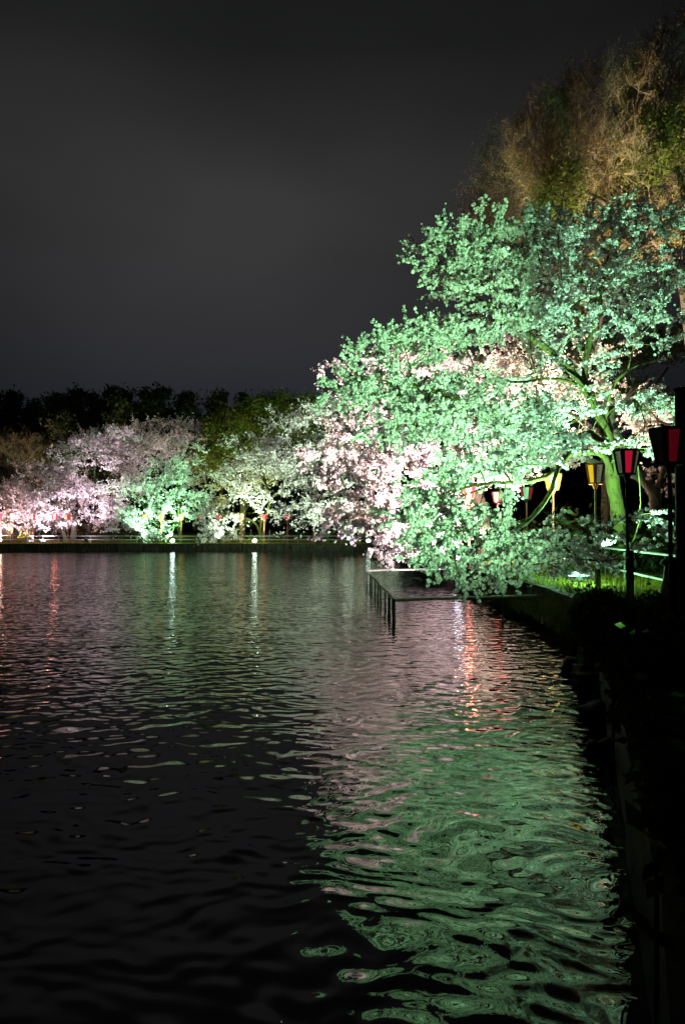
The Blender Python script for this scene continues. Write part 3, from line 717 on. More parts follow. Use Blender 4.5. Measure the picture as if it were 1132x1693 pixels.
leafy('bright_leaved_tree', 'low tree with yellow green new leaves behind the right edge of the green cherry', (1010, 905, 52),
      [[(1012, 800, 52), (1020, 700, 52), (1030, 620, 52), (1050, 560, 52)], [(1020, 700, 52), (1080, 640, 52), (1120, 580, 52)]],
      .3, [([(1015, 590, 52, 60, 16, 2, 60), (1110, 570, 52, 50, 26, 2, 60), (1050, 660, 52, 60, 30, 3, 70), (900, 560, 52, 120, 50, 3, 100), (950, 450, 52, 120, 60, 3, 120)], M_green, TINY_LEAF, 1.0, 1.9)],
      M_bark, per_tip=4, per_node=.3, ln=(.4, 1.2), spacing=.28, jitter=.1, rmax=.05)

# olive willow like tree beyond the far cherries
leafy('willow_tree', 'olive green willowy tree rising behind the forked cherry across the pond', (400, 892, 118),
      [[(402, 840, 118), (405, 780, 118), (410, 730, 118), (420, 690, 118)], [(405, 790, 118), (380, 740, 118), (365, 710, 118)], [(410, 740, 118), (450, 700, 118), (480, 680, 118)]],
      .5, [([(400, 720, 118, 62, 40, 4.5, 240), (450, 695, 118, 50, 36, 4.5, 180), (350, 760, 117, 22, 26, 3, 60), (495, 690, 119, 40, 30, 4, 100)], leafmat('willow leaves', (.08, .095, .018), (.15, .17, .03), .35), TINY_LEAF, 1.6, 3.0)],
      M_bark, thick=.12, rmin=.03, per_tip=4, per_node=.4, ln=(1, 3.0), spacing=.42, jitter=.16, rmax=.12, spread=.5, up=.1, droop=.06)
leafy('bare_tree', 'leafless tan tree at the left edge in front of the dark pines', (28, 892, 122),
      [[(28, 850, 122), (27, 800, 122), (25, 750, 122), (27, 725, 122)], [(28, 830, 122), (45, 790, 122), (52, 740, 122)], [(28, 840, 122), (10, 790, 122), (5, 740, 122)], [(28, 850, 122), (60, 810, 122)]],
      .32, [([(28, 750, 122, 34, 30, 3.5, 170), (55, 760, 122, 18, 34, 3, 70), (5, 770, 122, 26, 40, 3, 100), (50, 805, 122, 30, 24, 3, 60), (20, 810, 122, 30, 30, 3, 60)], M_brown, TINY_LEAF, .8, 1.5)],
      M_barkp, thick=.12, rmin=.045, per_tip=4, per_node=.4, ln=(.8, 2.2), spacing=.7, jitter=.15, rmax=.12, spread=.45, up=.5)

NEEDLE = [leaf_variant(9, .38, .42) for _ in range(6)]
def pine(px, top, d, w, label, mat=M_pine, dens=1.0, seed=0, group='dark pines on the skyline beyond the pond'):
    r = random.Random(seed * 7 + 1)
    b = P(px, 892, d); b[2] = gheight(b[0], b[1]) - .2; topz = P(px, top, d)[2]; H = topz - b[2]
    e = empty('pine_tree', b, label, 'tree', group)
    lean = r.uniform(-.04, .04) * H
    tr = [(lean * (k / 6) ** 2, 0, H * .97 * k / 6) for k in range(7)]
    mb = MB().tube(tr, [.38 * (1 - .85 * k / 6) for k in range(7)], 7)
    pts = []; n = r.randint(9, 12)
    for k in range(n):
        f = .42 + .56 * k / (n - 1); z = H * f; ang = k * 2.4 + r.uniform(-.5, .5)
        reach = w * (1.15 - f) * r.uniform(.55, 1.25) + .8
        cx, cy = math.cos(ang) * reach * .62 + lean * f * f, math.sin(ang) * reach * .62
        if k == n - 1: cx, cy, reach = lean, 0, w * .22 + .6
        mb.tube([(lean * f * f, 0, z - .8), (cx * .6, cy * .6, z - .2), (cx, cy, z)], [.12, .08, .04], 5)
        m = int(16 * dens * reach + 10)
        q = rng.normal(size=(m, 3)) * np.array([reach * .40, reach * .40, .36 + .11 * reach]); q += np.array([cx, cy, z + .15]); pts.append(q)
    mb.build('trunk', M_bark, e, True)
    q = np.concatenate(pts); scatter('crown', q, NEEDLE, .75, 1.4, mat, e)
    return e
ORD = ['first', 'second', 'third', 'fourth', 'fifth', 'sixth', 'seventh', 'eighth', 'ninth', 'tenth', 'eleventh', 'twelfth', 'thirteenth', 'fourteenth', 'fifteenth']
tops = [(-8, 650, 7), (26, 654, 6.5), (48, 668, 5), (74, 659, 6), (104, 657, 6.5), (132, 650, 7), (160, 657, 6), (186, 646, 7), (214, 652, 6), (244, 652, 6.5), (272, 647, 7), (300, 654, 6.5), (322, 672, 5), (364, 654, 6), (404, 657, 5.5)]
for i, (x, t, w) in enumerate(tops):
    pine(x, t, 148 + (i % 3) * 4, w, f'dark silhouetted pine, {ORD[i]} from the left along the skyline', seed=i, dens=1.15)
pine(105, 692, 126, 6.5, 'paler layered pine standing alone right of the bare tan tree', M_pine2, .8, 31, None)
pine(196, 660, 138, 4.5, 'faintly lit pine rising above the purple pink blossom', M_pine2, .55, 33, None)

# far wood: reads as one dark mass
def wood_mass():
    line = resample([(-150, 150), (-90, 160), (-40, 162), (10, 160), (50, 140), (58, 100), (50, 70), (44, 50), (40, 36), (44, 22)], 1.0)
    tn = np.gradient(line, axis=0); pts = []
    for i, q in enumerate(line):
        near = q[1] < 140 and q[0] > 0
        hmax = (15 if near else 19) + 3 * math.sin(i * .37) + 2 * math.sin(i * .11 + 1)
        m = 85
        z = rng.uniform(0, 1, m) ** .9 * hmax
        pts.append(np.stack([q[0] + rng.normal(0, 2.5, m), q[1] + rng.normal(0, 2.5, m), 1.5 + z], 1))
    return np.concatenate(pts)
o = scatter('far_wood', wood_mass(), [leaf_variant(4, .95, .7) for _ in range(4)], .8, 1.3, M_wood, None)
props(o, 'dark woodland closing the view behind the trees on both banks', 'woodland', kind='stuff')
# hedge of brown shrubs under the far pink cherries, and dark shrubbery behind the right bank path
def shrub(name, label, pts_px, mat, n, h, spread, size=(.5, 1.0), group=None):
    c = P(*pts_px); c[2] = gheight(c[0], c[1])
    e = empty(name, c, label, 'shrub', group)
    q = rng.normal(size=(n, 3)) * np.array([spread, spread * .7, h * .33]); q[:, 2] = np.abs(q[:, 2]) * 1.2 + .1
    scatter('crown', q, [leaf_variant(5, .22, .2) for _ in range(3)], size[0], size[1], mat, e)
    mb = MB()
    for k in range(5):
        a = k * 1.3; mb.tube([(0, 0, -.1), (math.cos(a) * spread * .3, math.sin(a) * spread * .3, h * .4), (math.cos(a) * spread * .6, math.sin(a) * spread * .6, h * .8)], [.05, .035, .015], 5)
    mb.build('stem', M_bark, e); return e
for i, (px, lab) in enumerate([(66, 'behind the two bluish floodlights'), (104, 'right of the bright red far lantern'), (128, 'beside the pale upright trunk'), (176, 'right of the dark trunked cherry'), (-4, 'at the left edge of the far bank'), (208, 'left of the mint green cherry')]):
    shrub('brown_shrub', f'brown twiggy shrub on the far bank {lab}', (px, 892, 107 + i % 2 * 2), M_shrub, 420, 2.6, 1.5, group='brown shrubs under the far cherries')
for i, (px, d, lab) in enumerate([(1075, 31, 'at the foot of the brownish forked trunk'), (900, 52, 'beyond the person in the brown coat'), (1120, 27, 'behind the right end of the white rails'), (975, 36, 'just left of the big green trunk')]):
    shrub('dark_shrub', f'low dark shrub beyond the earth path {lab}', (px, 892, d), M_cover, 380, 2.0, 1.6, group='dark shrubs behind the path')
# bare trunks among the far cherries
def trunk_thing(label, rows, rad, mat):
    pl = px_line(rows); pl[0][2] = gheight(pl[0][0], pl[0][1]) - .1
    e = empty('bare_tree', pl[0], label, 'tree')
    b = pl[0]; MB().tube([p - b for p in pl], [rad * (1 - .45 * k / (len(pl) - 1)) for k in range(len(pl))], 8).build('trunk', mat, e, True)
    for s in (-1, 1):
        top = pl[-1] - b; MB().tube([top * .75, top + np.array([s * .9, .2, .9]), top + np.array([s * 1.6, .3, 2.4])], [rad * .4, rad * .3, rad * .12], 6).build('limb', mat, e, True)
trunk_thing('thick pale trunk between the red far lantern and the dark cherry trunk', [(120, 899, 104), (122, 885, 104), (124, 868, 104), (124, 850, 104)], .55, M_barkp)
trunk_thing('brown forked trunk right behind the bright red far lantern', [(109, 899, 103), (107, 885, 103), (102, 872, 103), (99, 855, 103)], .32, M_barkp)

# ------------------------------------------------------------------ lanterns
PANEL = {}
def panel_mat(kind, s):
    key = (kind, s)
    if key not in PANEL:
        col = dict(shaded=(.7, .8, .5), red=(1, .02, .07), yellow=(1, .62, .02), white=(.75, .85, .55), orange=(1, .16, .05), pale=(1, .55, .35))[kind]
        base = dict(shaded=(.02, .02, .018), red=(.18, .006, .014), yellow=(.5, .3, .03), white=(.3, .31, .25), orange=(.55, .1, .04), pale=(.7, .4, .3))[kind]  # nearest lantern: white paper with its unlit darkness put into the base colour
        PANEL[key] = glow(f'{kind} lantern paper', col, s, base)
    return PANEL[key]
def hexring(r0, z0, r1, z1, k, shrink=0.0):
    a0 = R(60 * k) + R(30); a1 = a0 + R(60)
    def pt(a, r, z): return np.array([math.cos(a) * r, math.sin(a) * r, z])
    q = [pt(a0, r0, z0), pt(a1, r0, z0), pt(a1, r1, z1), pt(a0, r1, z1)]
    if shrink:
        c = sum(q) / 4; q = [c + (p - c) * (1 - shrink) for p in q]
    return q
def lantern(x, y, label, frame=M_black, post=M_black, kinds=('red', 'white'), s=(.3, .1), H=3.55, rot=0, big=1.0, stake=True, marks=False, lit=False, group='paper lanterns on posts round the pond'):
    z0 = gheight(x, y)
    e = empty('lantern', (x, y, z0), label, 'lantern', group, rot)
    hb = H - .60 * big; rb, rt = .20 * big, .30 * big
    pr_ = .035 * big
    MB().tube([(0, 0, -.1), (0, 0, hb)], pr_, 8).build('post', post, e)
    if stake: MB().box((.075 * big, .0, .55), (.11 * big, .11 * big, 1.3)).build('stake', M_black, e)
    fr = MB()
    for k in range(6):
        q = hexring(rb, hb + .05, rt, H - .05, k); fr.tube([q[0], q[3]], .016 * big, 5)
        for za, zb, r_ in ((hb, hb + .05, rb), (H - .05, H, rt)):
            v = hexring(r_ * 1.03, za, r_ * 1.05, zb, k); w = hexring(r_ * .93, za, r_ * .93, zb, k)
            fr.add(v + w, [(0, 1, 2, 3), (7, 6, 5, 4), (3, 2, 6, 7), (4, 5, 1, 0)])
    fr.build('frame', frame, e)
    bm_ = MB(); bm_.add([np.array([math.cos(R(60 * k + 30)) * rb * .95, math.sin(R(60 * k + 30)) * rb * .95, hb + .01]) for k in range(6)], [tuple(range(5, -1, -1))])
    bm_.tube([(0, 0, hb - .12), (0, 0, hb + .02)], [.05 * big, .10 * big], 8); bm_.build('base_plate', frame, e)
    for k in range(6):
        kd = kinds[k % len(kinds)]; q = hexring(rb * .96, hb + .05, rt * .96, H - .05, k)
        n = np.cross(q[1] - q[0], q[3] - q[0]); n /= np.linalg.norm(n)
        if n @ np.array([q[0][0], q[0][1], 0]) < 0: n = -n
        th = .006
        # side stiles of the pane
        p = MB(); v = [a for a in q] + [a - n * th for a in q]
        p.add(v, [(0, 1, 2, 3), (7, 6, 5, 4), (0, 4, 5, 1), (1, 5, 6, 2), (2, 6, 7, 3), (3, 7, 4, 0)])
        p.build('panel', panel_mat(kd, s[k % len(s)]), e)
        if marks:                       # dark wooden stile strips either side of each pane
            for fa, fb in ((0, .2), (.8, 1)):
                A = q[0] + (q[1] - q[0]) * fa; B = q[0] + (q[1] - q[0]) * fb; C = q[3] + (q[2] - q[3]) * fb; D_ = q[3] + (q[2] - q[3]) * fa
                w = [A + n * .004, B + n * .004, C + n * .004, D_ + n * .004]; w2 = [a + n * .010 for a in w]
                st = MB(); st.add(w2 + w, [(0, 1, 2, 3), (7, 6, 5, 4), (0, 4, 5, 1), (1, 5, 6, 2), (2, 6, 7, 3), (3, 7, 4, 0)]); st.build('stile', frame, e)
        if marks and kd == 'white':
            g = MB(); u = (q[1] - q[0]); u /= np.linalg.norm(u); up = (q[3] - q[0]) / np.linalg.norm(q[3] - q[0]); c0 = (q[0] + q[1]) / 2; hh = np.linalg.norm(q[3] - q[0])
            rr = random.Random(3)
            def stroke(cx, cz, w, h):
                c = c0 + u * cx + up * cz + n * .006
                vs = [c + u * (sx * w / 2) + up * (sz * h / 2) + n * dz for dz in (0, .003) for sx, sz in ((-1, -1), (1, -1), (1, 1), (-1, 1))]
                g.add(vs, [(0, 1, 2, 3), (4, 5, 6, 7), (0, 1, 5, 4), (2, 3, 7, 6)])
            for c in range(5):          # a column of brushed characters
                zc = hh * (.14 + .175 * c)
                stroke(0, zc + .026, .075, .008); stroke(rr.uniform(-.01, .01), zc, .06, .008); stroke(rr.choice((-.018, 0, .018)), zc + .004, .009, .07); stroke(.022 * rr.choice((-1, 1)), zc - .022, .03, .008)
            g.build('lettering', M_black, e)
    if lit:
        li = bpy.data.lights.new('lantern_bulb', 'POINT'); li.energy = lit[0]; li.color = lit[1]; li.shadow_soft_size = .12
        lo = bpy.data.objects.new('lantern_bulb', li); COL.objects.link(lo); lo.parent = e; lo.location = (0, 0, H + .12)
    return e
def at(px, d): return (px - 566) / 1200 * d, d
x, y = at(1107, 11.6)
lantern(x, y, 'nearest lantern, almost black with a dim red panel at the right edge', kinds=('shaded', 'red'), s=(.002, .05), H=3.3, rot=R(22), marks=True)
x, y = at(1036, 17)
lantern(x, y, 'black framed lantern with a glowing red panel and a lettered white panel', kinds=('white', 'red'), s=(.10, .36), H=3.56, rot=R(20), marks=True)
x, y = at(984, 21)
lantern(x, y, 'orange framed lantern with yellow and lettered white panels on a pale post', M_orange, M_palepost, ('yellow', 'white'), s=(.75, .16), H=3.60, rot=R(-58 - 22), marks=True)
x, y = at(914, 26)
lantern(x, y, 'orange red lantern on a reddish post half hidden by blossom left of the yellow one', M_orange, M_redwood, ('orange', 'pale'), s=(.9, 1.2), H=3.7, rot=R(20), stake=False)
x, y = at(870, 32)
lantern(x, y, 'dark red lantern post mostly hidden by green blossom behind the orange red lantern', M_black, M_redwood, ('red', 'white'), s=(.15, .1), H=3.6, rot=R(10), stake=False)
x, y = at(775, 33)
lantern(x, y, 'bright red lantern glowing through the hanging blossom over its own reflection', M_orange, M_redwood, ('red', 'pale'), s=(3.0, 4.0), H=3.7, rot=R(15), stake=False, lit=(60, (1, .25, .15)))
x, y = at(822, 38)
lantern(x, y, 'small dark red lantern deep in the blossom right of the bright red one', M_black, M_redwood, ('red', 'orange'), s=(.2, .2), H=3.7, stake=False)
far_l = [(2, 98.0, 'red', 1.2, 'red lantern cut by the left edge of the picture'), (22, 99.5, 'pale', .4, 'pale post lantern second from the left edge'),
         (55, 98.6, 'red', .9, 'pinkish red lantern beside the two bluish floodlights'), (91, 97.4, 'red', 1.6, 'brightest red lantern with a dark top under the pink cherry'),
         (113, 98, 'orange', .12, 'dark orange lantern just right of the brightest red one'), (240, 97.6, 'orange', .06, 'dim brown lantern under the left side of the mint green cherry'),
         (267, 97.4, 'orange', .35, 'orange lantern left of the mint green cherry trunk'), (300, 99.6, 'orange', .25, 'orange lantern touching the mint green cherry trunk'),
         (331, 99, 'red', .10, 'dark red lantern right of the mint green cherry trunk'), (362, 99, 'red', .08, 'dimmest red lantern between the two green cherries'),
         (399, 97.6, 'orange', .30, 'orange lantern left of the leaning forked trunk'), (437, 97.2, 'red', .45, 'red lantern on a lit orange post at the forked trunk'),
         (475, 97.6, 'red', .30, 'red lantern on a grey post right of the forked trunk'), (518, 97.8, 'red', .12, 'dim red lantern second to the right of the forked trunk'),
         (563, 97.8, 'orange', .12, 'dim lantern left of the right hand oval floodlight'), (594, 97.2, 'orange', .55, 'orange lantern just left of the right hand oval floodlight')]
for i, (px, d, kd, s_, lab) in enumerate(far_l):
    x, y = at(px, d)
    bright = kd == 'red' and s_ > 1
    lantern(x, y, lab, M_black if bright or s_ < .1 else M_redwood, M_redwood if s_ > .1 else M_black, (kd, 'pale' if s_ > .5 else kd), s=(s_ * 2.2, s_ * 1.6), H=3.9, rot=R(i * 13), big=1.3, stake=False,
            lit=(40, (1, .3, .22)) if bright else False)

# ------------------------------------------------------------------ fences and rails
def fence(label, line, heights, post_step, rail_r, post_r, top, mat_r, mat_p, base=None, cat='fence', group=None):
    e = empty('pipe_fence', (0, 0, 0), label, cat, group)
    s = resample(line, post_step); zs = [(gheight(*p) if base is None else base) for p in s]
    e.location = (s[0][0], s[0][1], zs[0]); o0 = np.array([s[0][0], s[0][1], zs[0]])
    for p, z in zip(s, zs):
        MB().tube([np.array([p[0], p[1], z - .15]) - o0, np.array([p[0], p[1], z + top]) - o0], post_r, 8).build('post', mat_p, e)
    for h in heights:
        for (p, z), (q, w) in zip(zip(s[:-1], zs[:-1]), zip(s[1:], zs[1:])):
            MB().tube([np.array([p[0], p[1], z + h]) - o0, np.array([q[0], q[1], w + h]) - o0], rail_r, 8).build('rail', mat_r, e)
    return e
fence('two rail white pipe fence crossing in front of the big green trunk', [(8.05, 15.5), (8.55, 18.8), (9.3, 24), (10.0, 29.5), (10.7, 40), (11.4, 54)], (.30, 1.0), 3.6, .034, .03, 1.0, M_pipe, M_pipe_d)
fence('two rail pipe fence along the far bank behind the lanterns', [(4.0, 99.4), (-10, 99.2), (-30, 99.0), (-47, 98.4)], (.45, .95), 2.05, .035, .05, 1.0, M_pipe, M_pipe_d)
# enclosure standing in the water
e = empty('water_railing', (1.52, 21.2, 0), 'low dark railing enclosure standing in the pond beside the right bank', 'railing')
o0 = np.array([1.52, 21.2, 0]); a = np.array([1.52, 21.2]); b = np.array([1.16, 36.8]); npost = 10
prev = None
for k in range(npost):
    p = a + (b - a) * k / (npost - 1); q = np.array([p[0], p[1], 0]) - o0; tl = rng.normal(0, .015)
    MB().tube([q + (0, 0, -.8), q + (tl, 0, .62 + rng.normal(0, .015))], .038, 8).build('post', M_pipe_d, e)
    MB().tube([q + (tl, 0, .62), q + (tl, 0, .68)], [.05, .042], 8).build('cap', M_pipe_d, e)
    if k in (0, 1): MB().tube([q + (0, .55, -.8), q + (tl, .55, .6)], .032, 8).build('post', M_pipe_d, e)
    if prev is not None: MB().tube([prev, q + (tl, 0, .64)], .024, 8).build('rail', M_pipe_d, e)
    prev = q + (tl, 0, .64)
for k in range(2):
    y0 = (21.2, 36.8)[k]; x0 = (1.52, 1.16)[k]; x1 = (6.0, 5.6)[k]; y1 = y0 + .8
    MB().tube([np.array([x0, y0, .64]) - o0, np.array([x1, y1, .70]) - o0], .045 if k == 0 else .05, 8).build('rail', M_pipe_l, e)
    if k == 0: MB().tube([np.array([4.7, y0 + .2, -.8]) - o0, np.array([4.7, y0 + .2, 1.15]) - o0], .032, 8).build('post', M_pipe_d, e)

# ------------------------------------------------------------------ floodlights
for i, f in enumerate(FLOODS):
    x, y, _ = f['p']; z = gheight(x, y); aim = Vector(f['aim'])
    e = empty('floodlight', (x, y, z), f['label'], 'floodlight', 'floodlights under the cherries')
    hd = math.atan2(-y, -x)                       # heads turned half towards the water
    if f['kind'] == 'bar':
        MB().box((0, 0, .10), (.5, .16, .05)).build('bracket', M_house, e)
        MB().box((0, .05, .26), (.72, .10, .24)).build('housing', M_house, e)
        for sx in (-.20, .20):
            MB().box((sx, -.012, .27), (.27, .02, .03)).build('lamp_lens', glow('led bar glass', f['lens'], 7), e)
        lz = .5
    else:
        MB().box((0, .04, .06), (.3, .25, .05)).build('bracket', M_house, e)
        MB().tube([(-.2, .04, .08), (-.23, .04, .34)], .015, 6).build('bracket', M_house, e)
        MB().tube([(.2, .04, .08), (.23, .04, .34)], .015, 6).build('bracket', M_house, e)
        n0 = Vector((0, .85 if f.get('back') else -.75, .5 if f.get('back') else .66)).normalized()
        g_ = 1.3 if y > 60 else 1
        c = Vector((0, .04, .36)); MB().tube([c - n0 * .16, c - n0 * .03, c], [.10 * g_, .21 * g_, .24 * g_], 14).build('housing', M_house, e, True)
        MB().tube([c + n0 * .004, c + n0 * .03], [.225 * g_, .17 * g_], 16).build('lamp_lens', glow('floodlight glass', f['lens'], f.get('em', 26 if y > 60 else 8)), e, True)
        lz = .62
    li = bpy.data.lights.new('flood_beam', 'SPOT'); li.energy = f['w'] * 1.0; li.color = f['c']; li.spot_size = R(f.get('cone', 155)); li.spot_blend = f.get('blend', 1.0); li.shadow_soft_size = f.get('soft', .12)
    if f.get('shield'): MB().box((.31, .445, .9), (.56, .02, 1.5), R(-35)).build('light_shield', M_house, e)  # added unseen plate that keeps the fill lamp off lanterns and post
    lo = bpy.data.objects.new('flood_beam', li); COL.objects.link(lo); lo.parent = e; lo.location = (0, 0, lz)
    sp = f.get('spill', f['w'] * .018)
    if sp:
        l2 = bpy.data.lights.new('flood_spill', 'POINT'); l2.energy = sp; l2.color = f['c']; l2.shadow_soft_size = .1
        o2 = bpy.data.objects.new('flood_spill', l2); COL.objects.link(o2); o2.parent = e; o2.location = (0, 0, lz)
    dv = aim - Vector((x, y, z + lz)); lo.rotation_euler = dv.to_track_quat('-Z', 'Y').to_euler()

# ------------------------------------------------------------------ small things on the right bank
def grass_field(name, label, n, fn, h, w, mat, lean=.35):
    P0 = fn(n); n = len(P0); ang = rng.uniform(0, 2 * math.pi, n); hh = rng.uniform(h[0], h[1], n); ln = rng.normal(0, lean, (n, 2)) * hh[:, None]
    u = np.stack([np.cos(ang), np.sin(ang), np.zeros(n)], 1) * w
    mid = P0 + np.stack([ln[:, 0] * .35, ln[:, 1] * .35, hh * .6], 1); tip = P0 + np.stack([ln[:, 0], ln[:, 1], hh], 1)
    V = np.stack([P0 - u, P0 + u, mid - u * .7, mid + u * .7, tip], 1).reshape(-1, 3)
    b = (np.arange(n) * 5)[:, None]; F = np.concatenate([b + np.array([[0, 1, 3]]), b + np.array([[0, 3, 2]]), b + np.array([[2, 3, 4]])])
    o = link(name, npmesh(name, V, F), mat); return props(o, label, 'grass', kind='stuff')
idx_r = np.where((sh[:, 1] > 9) & (sh[:, 1] < 60) & (sh[:, 0] > 3))[0]
def on_bank(y0, y1, o0, o1, dz=0, seg=idx_r, fall=False):
    def fn(n):
        yy = rng.uniform(y0, y1, n); xs = np.interp(yy, sh[seg, 1], sh[seg, 0]); off = rng.uniform(o0, o1, n)
        z = np.array([gz(max(0, o)) for o in off]) + dz
        if fall: z = np.where(off < .3, np.clip(.05 + (off + .5) / .8 * .9, .02, 1), z)
        return np.stack([xs + off, yy, z], 1)
    return fn
grass_field('grass', 'short moss and grass covering the lit right bank', 26000, on_bank(14.5, 36, .4, 8), (.03, .10), .008, M_grass)
grass_field('reeds', 'tall thin reeds and dry grass growing on the right bank edge', 4200, on_bank(17.5, 29, -.45, .35, fall=True), (.18, .5), .007, M_reed, .3)
grass_field('tall_grass', 'tall wispy grass stems standing up in front of the lit moss', 170, on_bank(14.5, 20, .2, 1.4), (.5, 1.0), .006, M_reed, .14)
def far_edge(n):
    x = rng.uniform(-47, 3, n); ys = np.interp(x, sh[::-1][:, 0][sh[::-1][:, 1] > 90], sh[::-1][:, 1][sh[::-1][:, 1] > 90]); off = rng.uniform(.0, 1.6, n) ** 1.5
    return np.stack([x, ys + off + .05, np.full(n, .96)], 1)
grass_field('verge_grass', 'ragged grass growing along the top of the far wall', 7000, far_edge, (.05, .22), .02, M_grass, .4)
def hang(n):
    p = far_edge(n); p[:, 1] -= p[:, 1] * 0; ys = p[:, 1]; p[:, 2] = .35 + rng.uniform(0, .5, n); p[:, 1] = 95.85 - rng.uniform(.05, .25, n) * 0 + np.where(p[:, 0] < -20, (p[:, 0] + 20) * .05, 0); return p[(p[:, 0] > -18)]
grass_field('wall_weeds', 'pale dry weeds hanging on the far wall face', 500, hang, (.1, .35), .012, M_reed, .3)
# leafy dark ground cover near the lower right
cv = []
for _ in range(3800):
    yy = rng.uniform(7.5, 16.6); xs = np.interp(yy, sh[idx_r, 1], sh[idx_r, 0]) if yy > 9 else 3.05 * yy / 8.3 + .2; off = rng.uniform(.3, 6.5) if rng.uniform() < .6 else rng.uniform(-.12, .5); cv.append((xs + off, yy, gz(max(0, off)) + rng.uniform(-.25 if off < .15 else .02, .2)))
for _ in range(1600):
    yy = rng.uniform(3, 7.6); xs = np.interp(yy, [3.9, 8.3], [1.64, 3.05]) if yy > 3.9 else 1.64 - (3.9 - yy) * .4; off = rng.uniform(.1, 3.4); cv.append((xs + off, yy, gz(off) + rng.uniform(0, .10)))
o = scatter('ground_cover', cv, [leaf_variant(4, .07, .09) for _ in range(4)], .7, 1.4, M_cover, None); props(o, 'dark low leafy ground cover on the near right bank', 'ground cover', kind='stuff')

def lump(name, label, cat, loc, dims, mat, seed=1, rough=.18, sub=3):
    import bmesh
    bm = bmesh.new(); bmesh.ops.create_icosphere(bm, subdivisions=sub, radius=1); rr = np.random.default_rng(seed)
    ph = rr.uniform(0, 6, 9)
    for v in bm.verts:
        c = v.co; k = 1 + rough * (math.sin(c.x * 3 + ph[0]) * math.sin(c.y * 3.3 + ph[1]) + .6 * math.sin(c.z * 5 + ph[2]) * math.sin(c.x * 6 + ph[3])) + rr.normal(0, .02)
        v.co = Vector((c.x * dims[0] * k, c.y * dims[1] * k, c.z * dims[2] * k))
    me = bpy.data.meshes.new(name); bm.to_mesh(me); bm.free(); me.polygons.foreach_set('use_smooth', [True] * len(me.polygons))
    o = link(name, me, mat); o.location = loc; props(o, label, cat); return o
# mossy stump with cut limb beside the right edge, stones
x, y = at(1103, 17.6); z = gheight(x, y)
st = empty('tree_stump', (x, y, z), 'tall mossy tree stump under the right end of the rails', 'stump')
MB().tube([(-.02, 0, -.1), (-.02, 0, .15), (.03, 0, .45), (.08, .02, .8), (.10, .02, 1.02)], [.34, .2, .16, .15, .16], 12).build('trunk', M_bark_g, st, True)
MB().tube([(.06, 0, .75), (-.14, -.03, .92), (-.17, -.03, .84)], [.09, .07, .06], 8).build('branch_stub', M_bark_g, st, True)
for k, (dx, dy) in enumerate(((-.55, -.3), (-.35, -.5), (.1, -.55))):
    MB().tube([(0, 0, .12), (dx * .6, dy * .6, .10), (dx, dy, -.02)], [.09, .06, .03], 7).build('root', M_bark_g, st, True)
x, y = at(1127, 17.2)
lump('mossy_stone', 'rounded pale green mossy stone standing by the stump', 'stone', (x, y, gheight(x, y) + .6), (.17, .17, .72), M_stone, 4)
for k, (px, d, r_, lab) in enumerate([(1108, 15.2, .22, 'flat grey stone at the foot of the mossy stump'), (1128, 14.0, .2, 'small pale stone at the right edge below the stump'), (1048, 13.2, .16, 'small stone on the dark bank corner above the ledge')]):
    x, y = at(px, d); lump('stone', lab, 'stone', (x, y, gheight(x, y) + .05), (r_ * 1.3, r_, r_ * .6), M_stone, 10 + k)
# stepped stone ledge at the inner corner of the bank
e = empty('stone_ledge', (4.3, 12.6, 0), 'dim stepped stone ledge at the corner of the near right bank', 'ledge')
for k in range(9):
    t = k / 8; o = MB().box((0, 0, 0), (.42 + rng.uniform(-.05, .05), .30, .22)).build('stone', M_stone, e)
    o.location = (-.05 + t * 1.15, .25 + t * 2.3 + rng.normal(0, .02), .05 + .95 * t ** 1.2); o.rotation_euler = (0, 0, R(6) + rng.normal(0, .05))
for k, (yy, r_, lab) in enumerate([(8.6, .20, 'dark stone at the foot of the near bank, closest of the three'), (10.4, .26, 'dark stone at the foot of the near bank, middle of the three'), (13.6, .34, 'largest dark stone jutting from the bank corner into the water')]):
    xs = float(np.interp(yy, [3.9, 8.3, 12.4, 14.4], [1.64, 3.05, 4.35, 4.75])); lump('bank_stone', lab, 'stone', (xs - .05, yy, .06), (r_, r_ * 1.3, r_ * .7), M_bank_shade, 30 + k, .3)
# cord and pale beads stand in for the rippled reflection of the cable
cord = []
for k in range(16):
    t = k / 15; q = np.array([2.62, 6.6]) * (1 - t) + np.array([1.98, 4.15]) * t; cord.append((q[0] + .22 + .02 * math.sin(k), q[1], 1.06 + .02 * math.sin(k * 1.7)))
e = empty('reflection_beads', cord[0], 'thin line of pale beads standing in for the rippled reflection of the cable', 'cord')
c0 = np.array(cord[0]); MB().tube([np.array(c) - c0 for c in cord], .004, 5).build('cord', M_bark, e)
glint_bead = None
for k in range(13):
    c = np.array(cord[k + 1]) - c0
    if glint_bead is None:
        glint_bead = MB().tube([(0, -.015, 0), (0, 0, 0), (0, .015, 0)], [.003, .007, .003], 6).build('glint_bead', M_rope, e)
        o = glint_bead
    else: o = glint_bead.copy(); COL.objects.link(o); o.parent = e
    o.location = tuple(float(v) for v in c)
# cable down the nearest lantern
x, y = at(1107, 11.6)
p1 = P(1107, 765, 11.5); p2 = P(1112, 830, 11.5); p3 = P(1118, 900, 11.5); p4 = P(1122, 1010, 11.5); 
e = MB().tube([p1, p2, p3, p4], .006, 5).build('power_cable', M_rope); props(e, 'thin pale cable hanging down beside the nearest lantern post', 'cable')
